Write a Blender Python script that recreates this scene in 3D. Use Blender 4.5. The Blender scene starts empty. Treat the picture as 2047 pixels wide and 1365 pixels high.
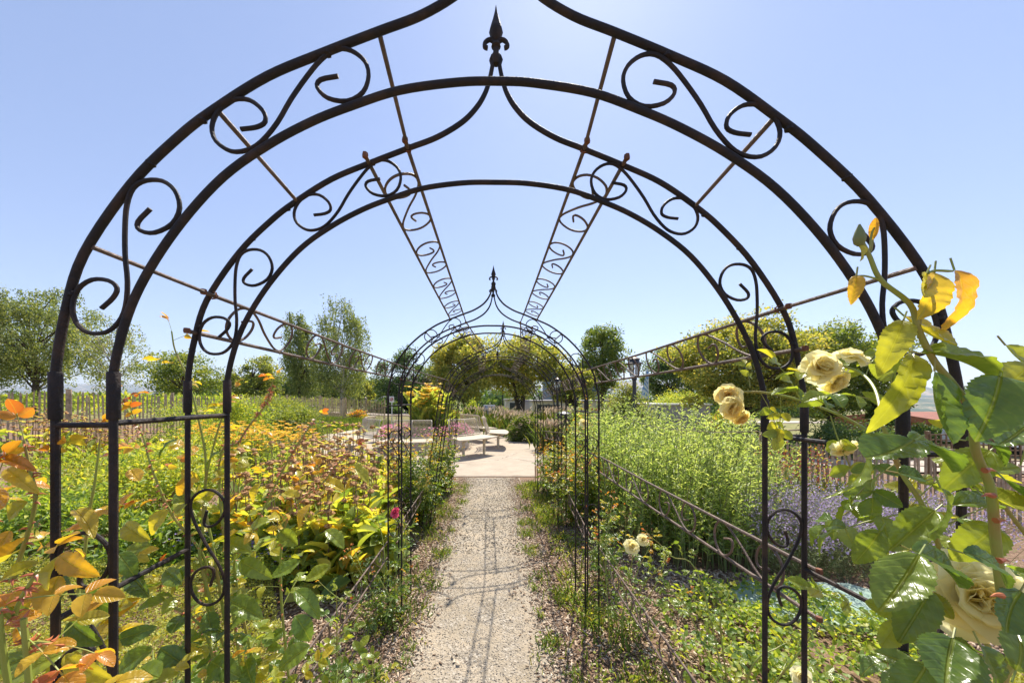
import bpy, math, random
import numpy as np
from mathutils import Vector, Matrix
R = math.radians
scene = bpy.context.scene
COL = scene.collection
# ------------------------------------------------------------------ camera, sky, sun, exposure
EYE = 1.46
cam = bpy.data.cameras.new('camera'); camo = bpy.data.objects.new('camera', cam); COL.objects.link(camo)
camo.location = (0, 0, EYE); camo.rotation_euler = (R(90), 0, 0)
cam.lens = 12.0; cam.sensor_width = 36.0; cam.shift_x = 0.01734; cam.shift_y = 0.05496
cam.clip_start = 0.02; cam.clip_end = 30000
scene.camera = camo
SUN_EL, SUN_AZ = R(57), R(17)           # azimuth measured from +Y towards +X
w = bpy.data.worlds.new("World"); scene.world = w; w.use_nodes = True
nt = w.node_tree; nt.nodes.clear()
sky = nt.nodes.new('ShaderNodeTexSky'); sky.sky_type = 'NISHITA'; sky.sun_disc = False
sky.sun_elevation = SUN_EL; sky.sun_rotation = SUN_AZ; sky.altitude = 400; sky.air_density = 1.0; sky.dust_density = 0.4; sky.ozone_density = 3.0
bg = nt.nodes.new('ShaderNodeBackground'); bg.inputs[1].default_value = 0.121
wo = nt.nodes.new('ShaderNodeOutputWorld')
hsv = nt.nodes.new('ShaderNodeHueSaturation'); hsv.inputs['Saturation'].default_value = .84; hsv.inputs['Hue'].default_value = .512
smx = nt.nodes.new('ShaderNodeMix'); smx.data_type = 'RGBA'; smx.inputs['Factor'].default_value = .42; smx.inputs['B'].default_value = (.98, 1.58, 2.75, 1)
nt.links.new(sky.outputs[0], hsv.inputs['Color']); nt.links.new(hsv.outputs[0], smx.inputs['A']); nt.links.new(smx.outputs['Result'], bg.inputs[0]); nt.links.new(bg.outputs[0], wo.inputs[0])
sl = bpy.data.lights.new('sun', 'SUN'); sl.energy = 4.2; sl.angle = R(0.53); sl.color = (1, .93, .82)
so = bpy.data.objects.new('sun', sl); COL.objects.link(so)
sv = Vector((math.sin(SUN_AZ)*math.cos(SUN_EL), math.cos(SUN_AZ)*math.cos(SUN_EL), math.sin(SUN_EL)))
so.rotation_euler = sv.to_track_quat('Z', 'Y').to_euler()
scene.view_settings.view_transform = 'Standard'; scene.view_settings.look = 'None'
scene.view_settings.exposure = 1.0; scene.view_settings.gamma = 1
scene.cycles.max_bounces = 8; scene.cycles.transparent_max_bounces = 12; scene.cycles.transmission_bounces = 6
scene.cycles.diffuse_bounces = 4; scene.cycles.glossy_bounces = 3

F = 682.3
def P(px, py, d):                        # a measured point of the place at distance d
    return Vector(((px-988)/F*d, d, EYE-(py-795)/F*d))
def PX(px, d): return (px-988)/F*d

# ------------------------------------------------------------------ materials
def srgb(h):
    return tuple(((c/255)/12.92 if c/255 <= .04045 else ((c/255+.055)/1.055)**2.4) for c in h)
def newmat(name):
    m = bpy.data.materials.new(name); m.use_nodes = True; t = m.node_tree; t.nodes.clear()
    out = t.nodes.new('ShaderNodeOutputMaterial'); return m, t, out
def N(t, typ, **kw):
    n = t.nodes.new(typ)
    for k, v in kw.items():
        if k.startswith('i_'): n.inputs[k[2:]].default_value = v
        else: setattr(n, k, v)
    return n
def ramp(t, stops, interp='LINEAR'):
    n = t.nodes.new('ShaderNodeValToRGB'); n.color_ramp.interpolation = interp; e = n.color_ramp.elements
    while len(e) < len(stops): e.new(0.5)
    for el, (p, c) in zip(e, stops): el.position = p; el.color = (*c, 1)
    return n
def noise(t, scale, detail=4, rough=.6, coord='Object', vec=None):
    tc = N(t, 'ShaderNodeTexCoord'); n = N(t, 'ShaderNodeTexNoise'); n.inputs['Scale'].default_value = scale
    n.inputs['Detail'].default_value = detail; n.inputs['Roughness'].default_value = rough
    t.links.new(vec if vec else tc.outputs[coord], n.inputs['Vector']); return n
def simple(name, c1, c2=None, scale=8, rough=.6, metal=0, bump=0, bscale=None, lo=.35, hi=.65, spec=.5):
    m, t, out = newmat(name); b = N(t, 'ShaderNodeBsdfPrincipled')
    b.inputs['Roughness'].default_value = rough; b.inputs['Metallic'].default_value = metal; b.inputs['Specular IOR Level'].default_value = spec
    if c2 is None: c2 = tuple(c*.75 for c in c1)
    n = noise(t, scale); r = ramp(t, [(lo, c1), (hi, c2)]); t.links.new(n.outputs[0], r.inputs[0]); t.links.new(r.outputs[0], b.inputs['Base Color'])
    if bump:
        n2 = noise(t, bscale or scale*4); bp = N(t, 'ShaderNodeBump'); bp.inputs['Strength'].default_value = bump; bp.inputs['Distance'].default_value = .01
        t.links.new(n2.outputs[0], bp.inputs['Height']); t.links.new(bp.outputs[0], b.inputs['Normal'])
    t.links.new(b.outputs[0], out.inputs[0]); return m
def leafmat(name, stops, trans=.45, rough=.45, tint=(1.25, 1.15, .45), veins=False, spec=.5, tgain=1.6):
    """colour by a per-leaf attribute; part of the light passes through the blade"""
    m, t, out = newmat(name)
    a = N(t, 'ShaderNodeAttribute', attribute_name='var'); r = ramp(t, stops); t.links.new(a.outputs['Fac'], r.inputs[0])
    col = r.outputs[0]
    b = N(t, 'ShaderNodeBsdfPrincipled'); b.inputs['Roughness'].default_value = rough; b.inputs['Specular IOR Level'].default_value = spec
    if veins:
        lc = N(t, 'ShaderNodeAttribute', attribute_name='lc'); sep = N(t, 'ShaderNodeSeparateXYZ'); t.links.new(lc.outputs['Vector'], sep.inputs[0])
        ab = N(t, 'ShaderNodeMath', operation='ABSOLUTE'); t.links.new(sep.outputs[1], ab.inputs[0])
        k = N(t, 'ShaderNodeMath', operation='MULTIPLY_ADD'); t.links.new(ab.outputs[0], k.inputs[0]); k.inputs[1].default_value = -.75; t.links.new(sep.outputs[0], k.inputs[2])
        s = N(t, 'ShaderNodeMath', operation='MULTIPLY'); t.links.new(k.outputs[0], s.inputs[0]); s.inputs[1].default_value = 44
        sn = N(t, 'ShaderNodeMath', operation='SINE'); t.links.new(s.outputs[0], sn.inputs[0])
        pw = N(t, 'ShaderNodeMapRange'); t.links.new(sn.outputs[0], pw.inputs[0]); pw.inputs[1].default_value = .55; pw.inputs[2].default_value = 1; pw.inputs[3].default_value = 0; pw.inputs[4].default_value = .14
        mid = N(t, 'ShaderNodeMapRange'); t.links.new(ab.outputs[0], mid.inputs[0]); mid.inputs[1].default_value = .012; mid.inputs[2].default_value = .04; mid.inputs[3].default_value = .8; mid.inputs[4].default_value = 0
        mx = N(t, 'ShaderNodeMath', operation='MAXIMUM'); t.links.new(pw.outputs[0], mx.inputs[0]); t.links.new(mid.outputs[0], mx.inputs[1])
        mc = N(t, 'ShaderNodeMix', data_type='RGBA'); t.links.new(mx.outputs[0], mc.inputs['Factor']); t.links.new(col, mc.inputs['A'])
        li = N(t, 'ShaderNodeMix', data_type='RGBA'); li.inputs['Factor'].default_value = .35; t.links.new(col, li.inputs['A']); li.inputs['B'].default_value = (.45, .5, .12, 1)
        t.links.new(li.outputs['Result'], mc.inputs['B']); col = mc.outputs['Result']
        nz = noise(t, 55, 3); bl = N(t, 'ShaderNodeMix', data_type='RGBA', blend_type='MULTIPLY'); bl.inputs['Factor'].default_value = 1
        rr = ramp(t, [(.3, (.78, .78, .8)), (.7, (1.12, 1.1, 1))]); t.links.new(nz.outputs[0], rr.inputs[0]); t.links.new(col, bl.inputs['A']); t.links.new(rr.outputs[0], bl.inputs['B']); col = bl.outputs['Result']
        inv = N(t, 'ShaderNodeMath', operation='MULTIPLY_ADD'); t.links.new(mx.outputs[0], inv.inputs[0]); inv.inputs[1].default_value = -1; t.links.new(nz.outputs[0], inv.inputs[2])
        bp = N(t, 'ShaderNodeBump'); bp.inputs['Strength'].default_value = .8; bp.inputs['Distance'].default_value = .002; t.links.new(inv.outputs[0], bp.inputs['Height']); t.links.new(bp.outputs[0], b.inputs['Normal'])
    t.links.new(col, b.inputs['Base Color'])
    tr = N(t, 'ShaderNodeBsdfTranslucent'); mu = N(t, 'ShaderNodeVectorMath', operation='MULTIPLY'); t.links.new(col, mu.inputs[0]); mu.inputs[1].default_value = tuple(c*tgain for c in tint)
    t.links.new(mu.outputs[0], tr.inputs[0])
    mix = N(t, 'ShaderNodeMixShader'); mix.inputs[0].default_value = trans
    t.links.new(b.outputs[0], mix.inputs[1]); t.links.new(tr.outputs[0], mix.inputs[2]); t.links.new(mix.outputs[0], out.inputs[0]); return m

G = lambda *s: [(p, c) for p, c in s]
M = {}
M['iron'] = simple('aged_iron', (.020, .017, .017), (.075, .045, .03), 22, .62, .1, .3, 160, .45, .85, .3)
M['iron_lit'] = simple('sunlit_iron', (.19, .125, .09), (.09, .062, .048), 30, .6, .15, .4, 160)  # lighter brown copy of the iron, sunlight on the bars put into the colour
M['rust'] = simple('rust', (.22, .08, .035), (.10, .04, .02), 60, .8)
M['leaf_rose'] = leafmat('rose_leaf', G((0, (.065, .125, .03)), (.3, (.13, .22, .04)), (.55, (.27, .34, .05)), (.74, (.50, .44, .05)), (.88, (.58, .32, .035)), (1, (.44, .11, .035))), .5, .27, veins=True, tint=(1.25, 1.12, .4), spec=.75)
M['leaf_small'] = leafmat('small_leaf', G((0, (.05, .11, .03)), (.4, (.15, .25, .045)), (.75, (.32, .37, .05)), (.9, (.55, .38, .05)), (1, (.48, .15, .04))), .45, .5)
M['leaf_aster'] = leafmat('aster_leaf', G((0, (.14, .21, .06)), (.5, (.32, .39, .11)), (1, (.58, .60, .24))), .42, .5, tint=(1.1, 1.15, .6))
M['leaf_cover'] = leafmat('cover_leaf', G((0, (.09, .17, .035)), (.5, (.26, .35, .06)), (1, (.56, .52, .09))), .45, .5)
M['leaf_sedum'] = leafmat('stonecrop_leaf', G((0, (.15, .19, .035)), (.5, (.34, .36, .06)), (1, (.54, .48, .09))), .35, .6)
M['leaf_phlomis'] = leafmat('phlomis_leaf', G((0, (.13, .21, .05)), (.45, (.31, .38, .08)), (.75, (.58, .53, .09)), (1, (.64, .40, .07))), .5, .55)
M['leaf_silver'] = leafmat('silver_leaf', G((0, (.17, .22, .10)), (1, (.40, .44, .25))), .3, .6, tint=(1.05, 1.05, .8))
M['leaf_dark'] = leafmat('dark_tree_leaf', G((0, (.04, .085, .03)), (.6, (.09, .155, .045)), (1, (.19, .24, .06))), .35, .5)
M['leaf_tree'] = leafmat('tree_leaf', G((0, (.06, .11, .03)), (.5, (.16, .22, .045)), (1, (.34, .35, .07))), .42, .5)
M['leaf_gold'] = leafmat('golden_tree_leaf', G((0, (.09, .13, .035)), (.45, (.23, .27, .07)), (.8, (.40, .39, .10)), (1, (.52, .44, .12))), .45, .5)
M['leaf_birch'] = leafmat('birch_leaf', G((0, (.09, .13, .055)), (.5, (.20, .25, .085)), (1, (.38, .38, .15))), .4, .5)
M['grass'] = leafmat('grass_blade', G((0, (.07, .14, .03)), (.6, (.18, .26, .05)), (1, (.38, .34, .10))), .4, .6)
M['straw'] = leafmat('straw', G((0, (.30, .22, .12)), (1, (.52, .40, .24))), .3, .7, tint=(1, 1, .9), tgain=1.1)
M['plume'] = leafmat('plume', G((0, (.40, .28, .20)), (1, (.62, .50, .36))), .4, .8, tint=(1, 1, .9), tgain=1.1)
M['lav'] = leafmat('lavender_flower', G((0, (.40, .27, .52)), (.6, (.56, .43, .68)), (1, (.70, .59, .78))), .3, .7, tint=(1, 1, 1), tgain=1.1)
M['seed'] = leafmat('seed_head', G((0, (.26, .12, .045)), (1, (.55, .31, .13))), .1, .85, tint=(1, 1, 1), tgain=1)
M['yellowfl'] = leafmat('yellow_petal', G((0, (.85, .42, .02)), (1, (.90, .66, .06))), .4, .6, tint=(1, 1, .8), tgain=1.1)
M['cannafl'] = leafmat('canna_petal', G((0, (.88, .52, .03)), (1, (.93, .80, .14))), .4, .6, tint=(1, 1, .8), tgain=1.1)
M['pinkfl'] = leafmat('pink_petal', G((0, (.65, .10, .30)), (1, (.85, .35, .55))), .4, .6, tint=(1, 1, 1), tgain=1.1)
M['purplefl'] = leafmat('purple_petal', G((0, (.30, .18, .55)), (1, (.48, .36, .70))), .4, .6, tint=(1, 1, 1), tgain=1.1)
M['redfl'] = leafmat('red_petal', G((0, (.50, .04, .05)), (1, (.72, .14, .10))), .4, .6, tint=(1, 1, 1), tgain=1.1)
M['whitefl'] = leafmat('white_petal', G((0, (.70, .66, .52)), (1, (.82, .80, .70))), .4, .6, tint=(1, 1, 1), tgain=1.1)
M['cream'] = leafmat('cream_petal', G((0, (.98, .95, .66)), (.5, (.97, .86, .42)), (1, (.95, .66, .18))), .6, .6, tint=(1.04, 1.02, .9), tgain=1.0)
M['rosepink'] = leafmat('rose_pink_petal', G((0, (.80, .10, .20)), (1, (.85, .25, .32))), .4, .5, tint=(1, 1, 1), tgain=1.1)
M['cane'] = simple('rose_cane', (.27, .33, .06), (.34, .18, .06), 14, .45, lo=.45, hi=.8)
M['stem'] = simple('green_stem', (.14, .20, .05), (.22, .20, .07), 20, .55)
M['drystem'] = simple('dry_stem', (.25, .16, .08), (.16, .10, .05), 20, .7)
M['thorn'] = simple('thorn', (.50, .17, .06), (.38, .10, .04), 40, .4)
M['bark'] = simple('bark', (.10, .075, .055), (.05, .038, .03), 6, .9, bump=.8)
M['bark_birch'] = simple('birch_bark', (.50, .46, .40), (.08, .06, .05), 3, .8, lo=.5, hi=.62)
M['wood'] = simple('grey_wood', (.50, .38, .25), (.27, .20, .13), 9, .85, bump=.4)
M['benchwhite'] = simple('cream_metal', (.58, .49, .35), (.47, .40, .29), 5, .45, spec=.5)
M['black'] = simple('black_metal', (.018, .022, .03), (.03, .032, .036), 10, .4)
M['copper'] = simple('brown_cap', (.22, .13, .08), (.12, .08, .06), 12, .5)
M['wallgrey'] = simple('grey_render', (.36, .33, .35), (.32, .30, .32), 3, .85)
M['wallwhite'] = simple('white_render', (.62, .60, .58), (.52, .50, .48), 3, .85)
M['bluewall'] = simple('blue_cladding', (.07, .13, .20), (.055, .10, .16), 4, .6)
M['brick'] = simple('brick', (.33, .14, .09), (.22, .10, .07), 9, .9)
M['tile'] = simple('roof_tile', (.36, .13, .08), (.22, .09, .06), 5, .8)
M['glassdark'] = simple('window_glass', (.03, .04, .05), (.05, .06, .07), 3, .12)
M['rubber'] = simple('rubber', (.02, .02, .02), None, 3, .8)
M['carblue'] = simple('blue_paint', (.05, .14, .30), (.05, .13, .28), 2, .25)
M['carnavy'] = simple('dark_blue_paint', (.03, .045, .11), (.03, .04, .10), 2, .25)
M['carwhite'] = simple('white_paint', (.75, .75, .76), None, 2, .25)
M['white'] = simple('white_board', (.72, .70, .68), (.65, .63, .6), 6, .5)
M['greenboard'] = simple('green_plastic', (.22, .33, .27), (.31, .39, .33), 5, .55, bump=.2)
M['gtext'] = simple('grey_print', (.12, .12, .13), None, 5, .6)
M['bluesign'] = simple('blue_sign', (.03, .09, .35), None, 5, .5)
M['redsign'] = simple('red_sign', (.55, .05, .04), None, 5, .5)
for nm, c in (('stripeblue', (.10, .40, .62)), ('stripegreen', (.08, .38, .12)), ('stripeorange', (.70, .38, .05)), ('stripered', (.62, .07, .06))): M[nm] = simple(nm.replace('stripe', '') + '_panel', c, None, 3, .5)
# glass of lanterns
gm, t, out = newmat('lantern_glass'); b = N(t, 'ShaderNodeBsdfPrincipled'); b.inputs['Base Color'].default_value = (.9, .92, .95, 1); b.inputs['Roughness'].default_value = .25; b.inputs['Transmission Weight'].default_value = .75; b.inputs['IOR'].default_value = 1.1
t.links.new(b.outputs[0], out.inputs[0]); M['glass'] = gm
# striped banner
m, t, out = newmat('striped_cloth'); b = N(t, 'ShaderNodeBsdfPrincipled'); b.inputs['Roughness'].default_value = .8
tc = N(t, 'ShaderNodeTexCoord'); wv = N(t, 'ShaderNodeTexWave'); wv.inputs['Scale'].default_value = 2.2; wv.inputs['Distortion'].default_value = .8; wv.bands_direction = 'DIAGONAL'
t.links.new(tc.outputs['Object'], wv.inputs[0]); r = ramp(t, [(.35, (.20, .36, .68)), (.6, (.62, .72, .82))]); t.links.new(wv.outputs[0], r.inputs[0]); t.links.new(r.outputs[0], b.inputs['Base Color']); t.links.new(b.outputs[0], out.inputs[0]); M['banner'] = m

# ------------------------------------------------------------------ helpers
def empty(name, loc, label, cat, group=None):
    o = bpy.data.objects.new(name, None); COL.objects.link(o); o.location = loc; o.empty_display_size = .1
    o['label'] = label; o['category'] = cat
    if group: o['group'] = group
    return o
def tag(o, label=None, cat=None, group=None, kind=None):
    if label: o['label'] = label
    if cat: o['category'] = cat
    if group: o['group'] = group
    if kind: o['kind'] = kind
    return o
def link(name, me, mat, parent=None, loc=(0, 0, 0), smooth=True):
    for mm in (mat if isinstance(mat, (list, tuple)) else [mat]): me.materials.append(mm)
    if smooth: me.polygons.foreach_set('use_smooth', np.ones(len(me.polygons), bool))
    o = bpy.data.objects.new(name, me); COL.objects.link(o); o.parent = parent; o.location = loc; return o
def smoothline(pts, k=6):
    pts = [Vector(p) for p in pts]
    if len(pts) < 3: return pts
    q = [2*pts[0]-pts[1]] + pts + [2*pts[-1]-pts[-2]]; out = []
    for i in range(1, len(q)-2):
        a, b, c, d = q[i-1], q[i], q[i+1], q[i+2]
        for j in range(k):
            t = j/k; out.append(.5*((2*b)+(c-a)*t+(2*a-5*b+4*c-d)*t*t+(3*b-a-3*c+d)*t**3))
    out.append(pts[-1]); return out
class MB:
    def __init__(s): s.v = []; s.f = []; s.var = None
    def tube(s, pts, r, seg=8, cap=True):
        pts = [Vector(p) for p in pts]; n = len(pts)
        rr = r if isinstance(r, (list, tuple)) else [r]*n
        up = None; base = len(s.v)
        for i, p in enumerate(pts):
            tn = (pts[min(i+1, n-1)]-pts[max(i-1, 0)])
            if tn.length < 1e-9: tn = Vector((0, 0, 1))
            tn.normalize()
            if up is None: up = tn.orthogonal().normalized()
            else:
                up = up-tn*up.dot(tn)
                up = up.normalized() if up.length > 1e-6 else tn.orthogonal().normalized()
            sd = tn.cross(up)
            for k in range(seg):
                a = 2*math.pi*k/seg; s.v.append(p+(up*math.cos(a)+sd*math.sin(a))*rr[i])
        for i in range(n-1):
            for k in range(seg):
                a = base+i*seg+k; b = base+i*seg+(k+1) % seg; s.f.append((a, b, b+seg, a+seg))
        if cap: s.f.append(tuple(base+k for k in range(seg))[::-1]); s.f.append(tuple(base+(n-1)*seg+k for k in range(seg)))
        return s
    def box(s, c, d, rz=0):
        b = len(s.v); cs, sn = math.cos(rz), math.sin(rz)
        for z in (-.5, .5):
            for y in (-.5, .5):
                for x in (-.5, .5):
                    X, Y = x*d[0], y*d[1]; s.v.append(Vector((c[0]+X*cs-Y*sn, c[1]+X*sn+Y*cs, c[2]+z*d[2])))
        for q in ((0, 2, 3, 1), (4, 5, 7, 6), (0, 1, 5, 4), (2, 6, 7, 3), (0, 4, 6, 2), (1, 3, 7, 5)): s.f.append(tuple(b+i for i in q))
        return s
    def lathe(s, prof, c, seg=16, ang=0):
        b = len(s.v); n = len(prof)
        for r, z in prof:
            for k in range(seg):
                a = 2*math.pi*k/seg+ang; s.v.append(Vector((c[0]+r*math.cos(a), c[1]+r*math.sin(a), c[2]+z)))
        for i in range(n-1):
            for k in range(seg):
                a = b+i*seg+k; d = b+i*seg+(k+1) % seg; s.f.append((a, d, d+seg, a+seg))
        s.f.append(tuple(b+k for k in range(seg))[::-1]); s.f.append(tuple(b+(n-1)*seg+k for k in range(seg))); return s
    def poly(s, pts, z0, z1):          # prism of a plan outline
        b = len(s.v); n = len(pts)
        for z in (z0, z1):
            for p in pts: s.v.append(Vector((p[0], p[1], z)))
        s.f.append(tuple(range(b, b+n))[::-1]); s.f.append(tuple(range(b+n, b+2*n)))
        for i in range(n): j = (i+1) % n; s.f.append((b+i, b+j, b+n+j, b+n+i))
        return s
    def prism(s, prof, a, b):          # profile of (offset vectors) swept from a to b
        base = len(s.v); n = len(prof)
        for e in (a, b):
            for p in prof: s.v.append(Vector(e)+Vector(p))
        s.f.append(tuple(range(base, base+n))[::-1]); s.f.append(tuple(range(base+n, base+2*n)))
        for i in range(n): j = (i+1) % n; s.f.append((base+i, base+j, base+n+j, base+n+i))
        return s
    def build(s, name, mat, parent=None, smooth=True, bevel=0):
        off = Vector(parent.matrix_world.translation) if parent else Vector((0, 0, 0))
        if parent:
            off = Vector((0, 0, 0)); p = parent
            while p: off += Vector(p.location); p = p.parent
        me = bpy.data.meshes.new(name); me.from_pydata([tuple(v-off) for v in s.v], [], s.f); me.update()
        if s.var is not None:
            at = me.attributes.new('var', 'FLOAT', 'POINT'); at.data.foreach_set('value', np.array(s.var, 'f'))
        o = link(name, me, mat, parent, smooth=smooth)
        if smooth: 
            try: me.set_sharp_from_angle(angle=R(40))
            except Exception: pass
        if bevel: md = o.modifiers.new('bevel', 'BEVEL'); md.width = bevel; md.segments = 2; md.limit_method = 'ANGLE'
        return o
# leaf templates: (along, across, out) in units of length, width, length
def station_leaf(aa, hw, bend, fold, cols=2, ser=0):
    v = []; f = []; row = []
    for i, (a, h) in enumerate(zip(aa, hw)):
        c = -bend*a*a+bend*.35*a
        if h < 1e-6: row.append([len(v)]); v.append((a, 0, c)); continue
        s = ser*(1 if i % 2 else -1)
        if cols == 2: row.append([len(v), len(v)+1, len(v)+2]); v += [(a, -h*(1+s), c+fold*h), (a, 0, c), (a, h*(1+s), c+fold*h)]
        else: row.append([len(v)+k for k in range(5)]); v += [(a, -h*(1+s), c+fold*h*.8), (a, -h*.5, c+fold*h*.7), (a, 0, c), (a, h*.5, c+fold*h*.7), (a, h*(1+s), c+fold*h*.8)]
    for r0, r1 in zip(row, row[1:]):
        if len(r0) == 1 and len(r1) == 1: continue
        if len(r0) == 1:
            for k in range(len(r1)-1): f.append((r0[0], r1[k+1], r1[k]))
        elif len(r1) == 1:
            for k in range(len(r0)-1): f.append((r0[k], r0[k+1], r1[0]))
        else:
            for k in range(len(r0)-1): f.append((r0[k], r0[k+1], r1[k+1], r1[k]))
    return np.array(v, 'f'), f
T_DIA = (np.array([(0, 0, 0), (.5, .5, .1), (1, 0, 0), (.5, -.5, .1)], 'f'), [(0, 1, 2), (0, 2, 3)])
T_LEAF = station_leaf([0, .25, .6, 1], [0, .42, .42, 0], .22, .28)
T_LONG = station_leaf([0, .3, .65, 1], [0, .5, .42, 0], .35, .2)
def hero(bend, fold, n=26):
    aa = [i/n for i in range(n+1)]; hw = [.49*(math.sin(math.pi*a**.88)**.68 if 0 < a < 1 else 0) for a in aa]
    v, f = station_leaf(aa, hw, bend, fold, 5, .045)
    for q in v:
        if abs(q[1]) > .01: q[2] += .010*math.sin(q[0]*38-abs(q[1])*22)+.030*math.sin(q[0]*11+(2 if q[1] > 0 else 0))*abs(q[1])*2
    return v, f
T_ROSE = station_leaf([0, .12, .3, .5, .72, .9, 1], [0, .33, .48, .5, .40, .2, 0], .28, .3)
T_HERO = [hero(.3, .34), hero(.7, .2), hero(-.3, .4)]
class Leaves:
    def __init__(s): s.items = []
    def add(s, Pp, D, Nn, L, W, var, tmpl):
        Pp = np.atleast_2d(np.array(Pp, 'f')); n = len(Pp)
        D = np.broadcast_to(np.array(D, 'f'), (n, 3)).copy(); Nn = np.broadcast_to(np.array(Nn, 'f'), (n, 3)).copy()
        L = np.broadcast_to(np.array(L, 'f'), (n,)); W = np.broadcast_to(np.array(W, 'f'), (n,)); var = np.broadcast_to(np.array(var, 'f'), (n,))
        D /= np.linalg.norm(D, axis=1)[:, None]+1e-9
        Nn -= (Nn*D).sum(1)[:, None]*D; ln = np.linalg.norm(Nn, axis=1)[:, None]
        Nn = np.where(ln > 1e-4, Nn/(ln+1e-9), np.roll(D, 1, axis=1)); S = np.cross(D, Nn)
        s.items.append((Pp, D, Nn, S, L, W, var, tmpl)); return s
    def build(s, name, mat, parent=None, smooth=True):
        off = np.zeros(3); p = parent
        while p: off += np.array(p.location); p = p.parent
        VV, LL, LS, AV, AL = [], [], [], [], []; vb = 0; lb = 0
        for (Pp, D, Nn, S, L, W, var, (tv, tf)) in s.items:
            n = len(Pp); k = len(tv)
            V = Pp[:, None]+tv[None, :, 0:1]*L[:, None, None]*D[:, None]+tv[None, :, 1:2]*W[:, None, None]*S[:, None]+tv[None, :, 2:3]*L[:, None, None]*Nn[:, None]
            VV.append((V.reshape(-1, 3)-off)); AV.append(np.repeat(var, k)); AL.append(np.tile(np.c_[tv[:, :2], np.zeros(k)], (n, 1)))
            tl = np.array([i for f in tf for i in f]); st = np.cumsum([0]+[len(f) for f in tf])[:-1]; nl = len(tl)
            LL.append((tl[None]+vb+np.arange(n)[:, None]*k).ravel()); LS.append((st[None]+lb+np.arange(n)[:, None]*nl).ravel()); vb += n*k; lb += n*nl
        VV = np.concatenate(VV).astype('f'); LL = np.concatenate(LL).astype('i'); LS = np.concatenate(LS).astype('i')
        me = bpy.data.meshes.new(name); me.vertices.add(len(VV)); me.vertices.foreach_set('co', VV.ravel())
        me.loops.add(len(LL)); me.loops.foreach_set('vertex_index', LL); me.polygons.add(len(LS)); me.polygons.foreach_set('loop_start', LS)
        me.update(calc_edges=True)
        at = me.attributes.new('var', 'FLOAT', 'POINT'); at.data.foreach_set('value', np.concatenate(AV).astype('f'))
        at = me.attributes.new('lc', 'FLOAT_VECTOR', 'POINT'); at.data.foreach_set('vector', np.concatenate(AL).astype('f').ravel())
        return link(name, me, mat, parent, smooth=smooth)
def rdir(rng, n, up=0.0):
    d = rng.normal(size=(n, 3)); d[:, 2] += up; return d/(np.linalg.norm(d, axis=1)[:, None]+1e-9)

# ------------------------------------------------------------------ ground
def sstep(a, b, x): t = np.clip((x-a)/(b-a), 0, 1); return t*t*(3-2*t)
def ZT(x, y):
    x = np.asarray(x, float); y = np.asarray(y, float)
    s = np.where(x < -1, -.045*(np.maximum(x, -14)+1), np.where(x > 1, -.07*(np.minimum(x, 12)-1), 0))
    m = sstep(6.2, 8.5, np.hypot(x+2, y-10.5)) if True else 1
    z = s*np.where(y < 6, np.maximum(m, .0), m)
    z = z-.035*np.clip(y-17, 0, 60)*sstep(17, 20, y)*(1-.6*sstep(-6, -14, x))
    far = np.hypot(x, y); z = z-55*sstep(140, 900, far)
    return z
def zt(x, y): return float(ZT(x, y))
xs = np.concatenate([-np.geomspace(9000, 14, 34), np.arange(-13, -1, .75), np.arange(-1, 1.01, .5), np.arange(1.75, 13, .75), np.geomspace(14, 9000, 34)])
ys = np.concatenate([-np.geomspace(300, 3, 10), np.arange(-2, 20, .7), np.geomspace(20.5, 12000, 60)])
X, Y = np.meshgrid(xs, ys); Z = ZT(X, Y); nx, ny = len(xs), len(ys)
me = bpy.data.meshes.new('ground'); me.from_pydata(np.c_[X.ravel(), Y.ravel(), Z.ravel()].tolist(), [], [(j*nx+i, j*nx+i+1, (j+1)*nx+i+1, (j+1)*nx+i) for j in range(ny-1) for i in range(nx-1)])
m, t, out = newmat('garden_soil'); b = N(t, 'ShaderNodeBsdfPrincipled'); b.inputs['Roughness'].default_value = .95; b.inputs['Specular IOR Level'].default_value = .2
n1 = noise(t, 38, 6, .75); r1 = ramp(t, [(.3, (.07, .042, .026)), (.5, (.22, .14, .09)), (.68, (.42, .29, .19))]); t.links.new(n1.outputs[0], r1.inputs[0])
n2 = noise(t, .9, 5, .7); r2 = ramp(t, [(.3, (.10, .14, .04)), (.6, (.30, .26, .11)), (.8, (.42, .33, .18))]); t.links.new(n2.outputs[0], r2.inputs[0])
tc = N(t, 'ShaderNodeTexCoord'); sp = N(t, 'ShaderNodeSeparateXYZ'); t.links.new(tc.outputs['Object'], sp.inputs[0])
mr = N(t, 'ShaderNodeMapRange'); t.links.new(sp.outputs[1], mr.inputs[0]); mr.inputs[1].default_value = 11; mr.inputs[2].default_value = 14
n3 = noise(t, .012, 5, .6); r3 = ramp(t, [(.38, (.035, .06, .03)), (.5, (.10, .14, .05)), (.56, (.40, .30, .18)), (.7, (.07, .10, .05))]); t.links.new(n3.outputs[0], r3.inputs[0])
mr2 = N(t, 'ShaderNodeMapRange'); t.links.new(sp.outputs[1], mr2.inputs[0]); mr2.inputs[1].default_value = 90; mr2.inputs[2].default_value = 200
mx = N(t, 'ShaderNodeMix', data_type='RGBA'); t.links.new(mr.outputs[0], mx.inputs['Factor']); t.links.new(r1.outputs[0], mx.inputs['A']); t.links.new(r2.outputs[0], mx.inputs['B'])
mx2 = N(t, 'ShaderNodeMix', data_type='RGBA'); t.links.new(mr2.outputs[0], mx2.inputs['Factor']); t.links.new(mx.outputs['Result'], mx2.inputs['A']); t.links.new(r3.outputs[0], mx2.inputs['B'])
t.links.new(mx2.outputs['Result'], b.inputs['Base Color'])
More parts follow.
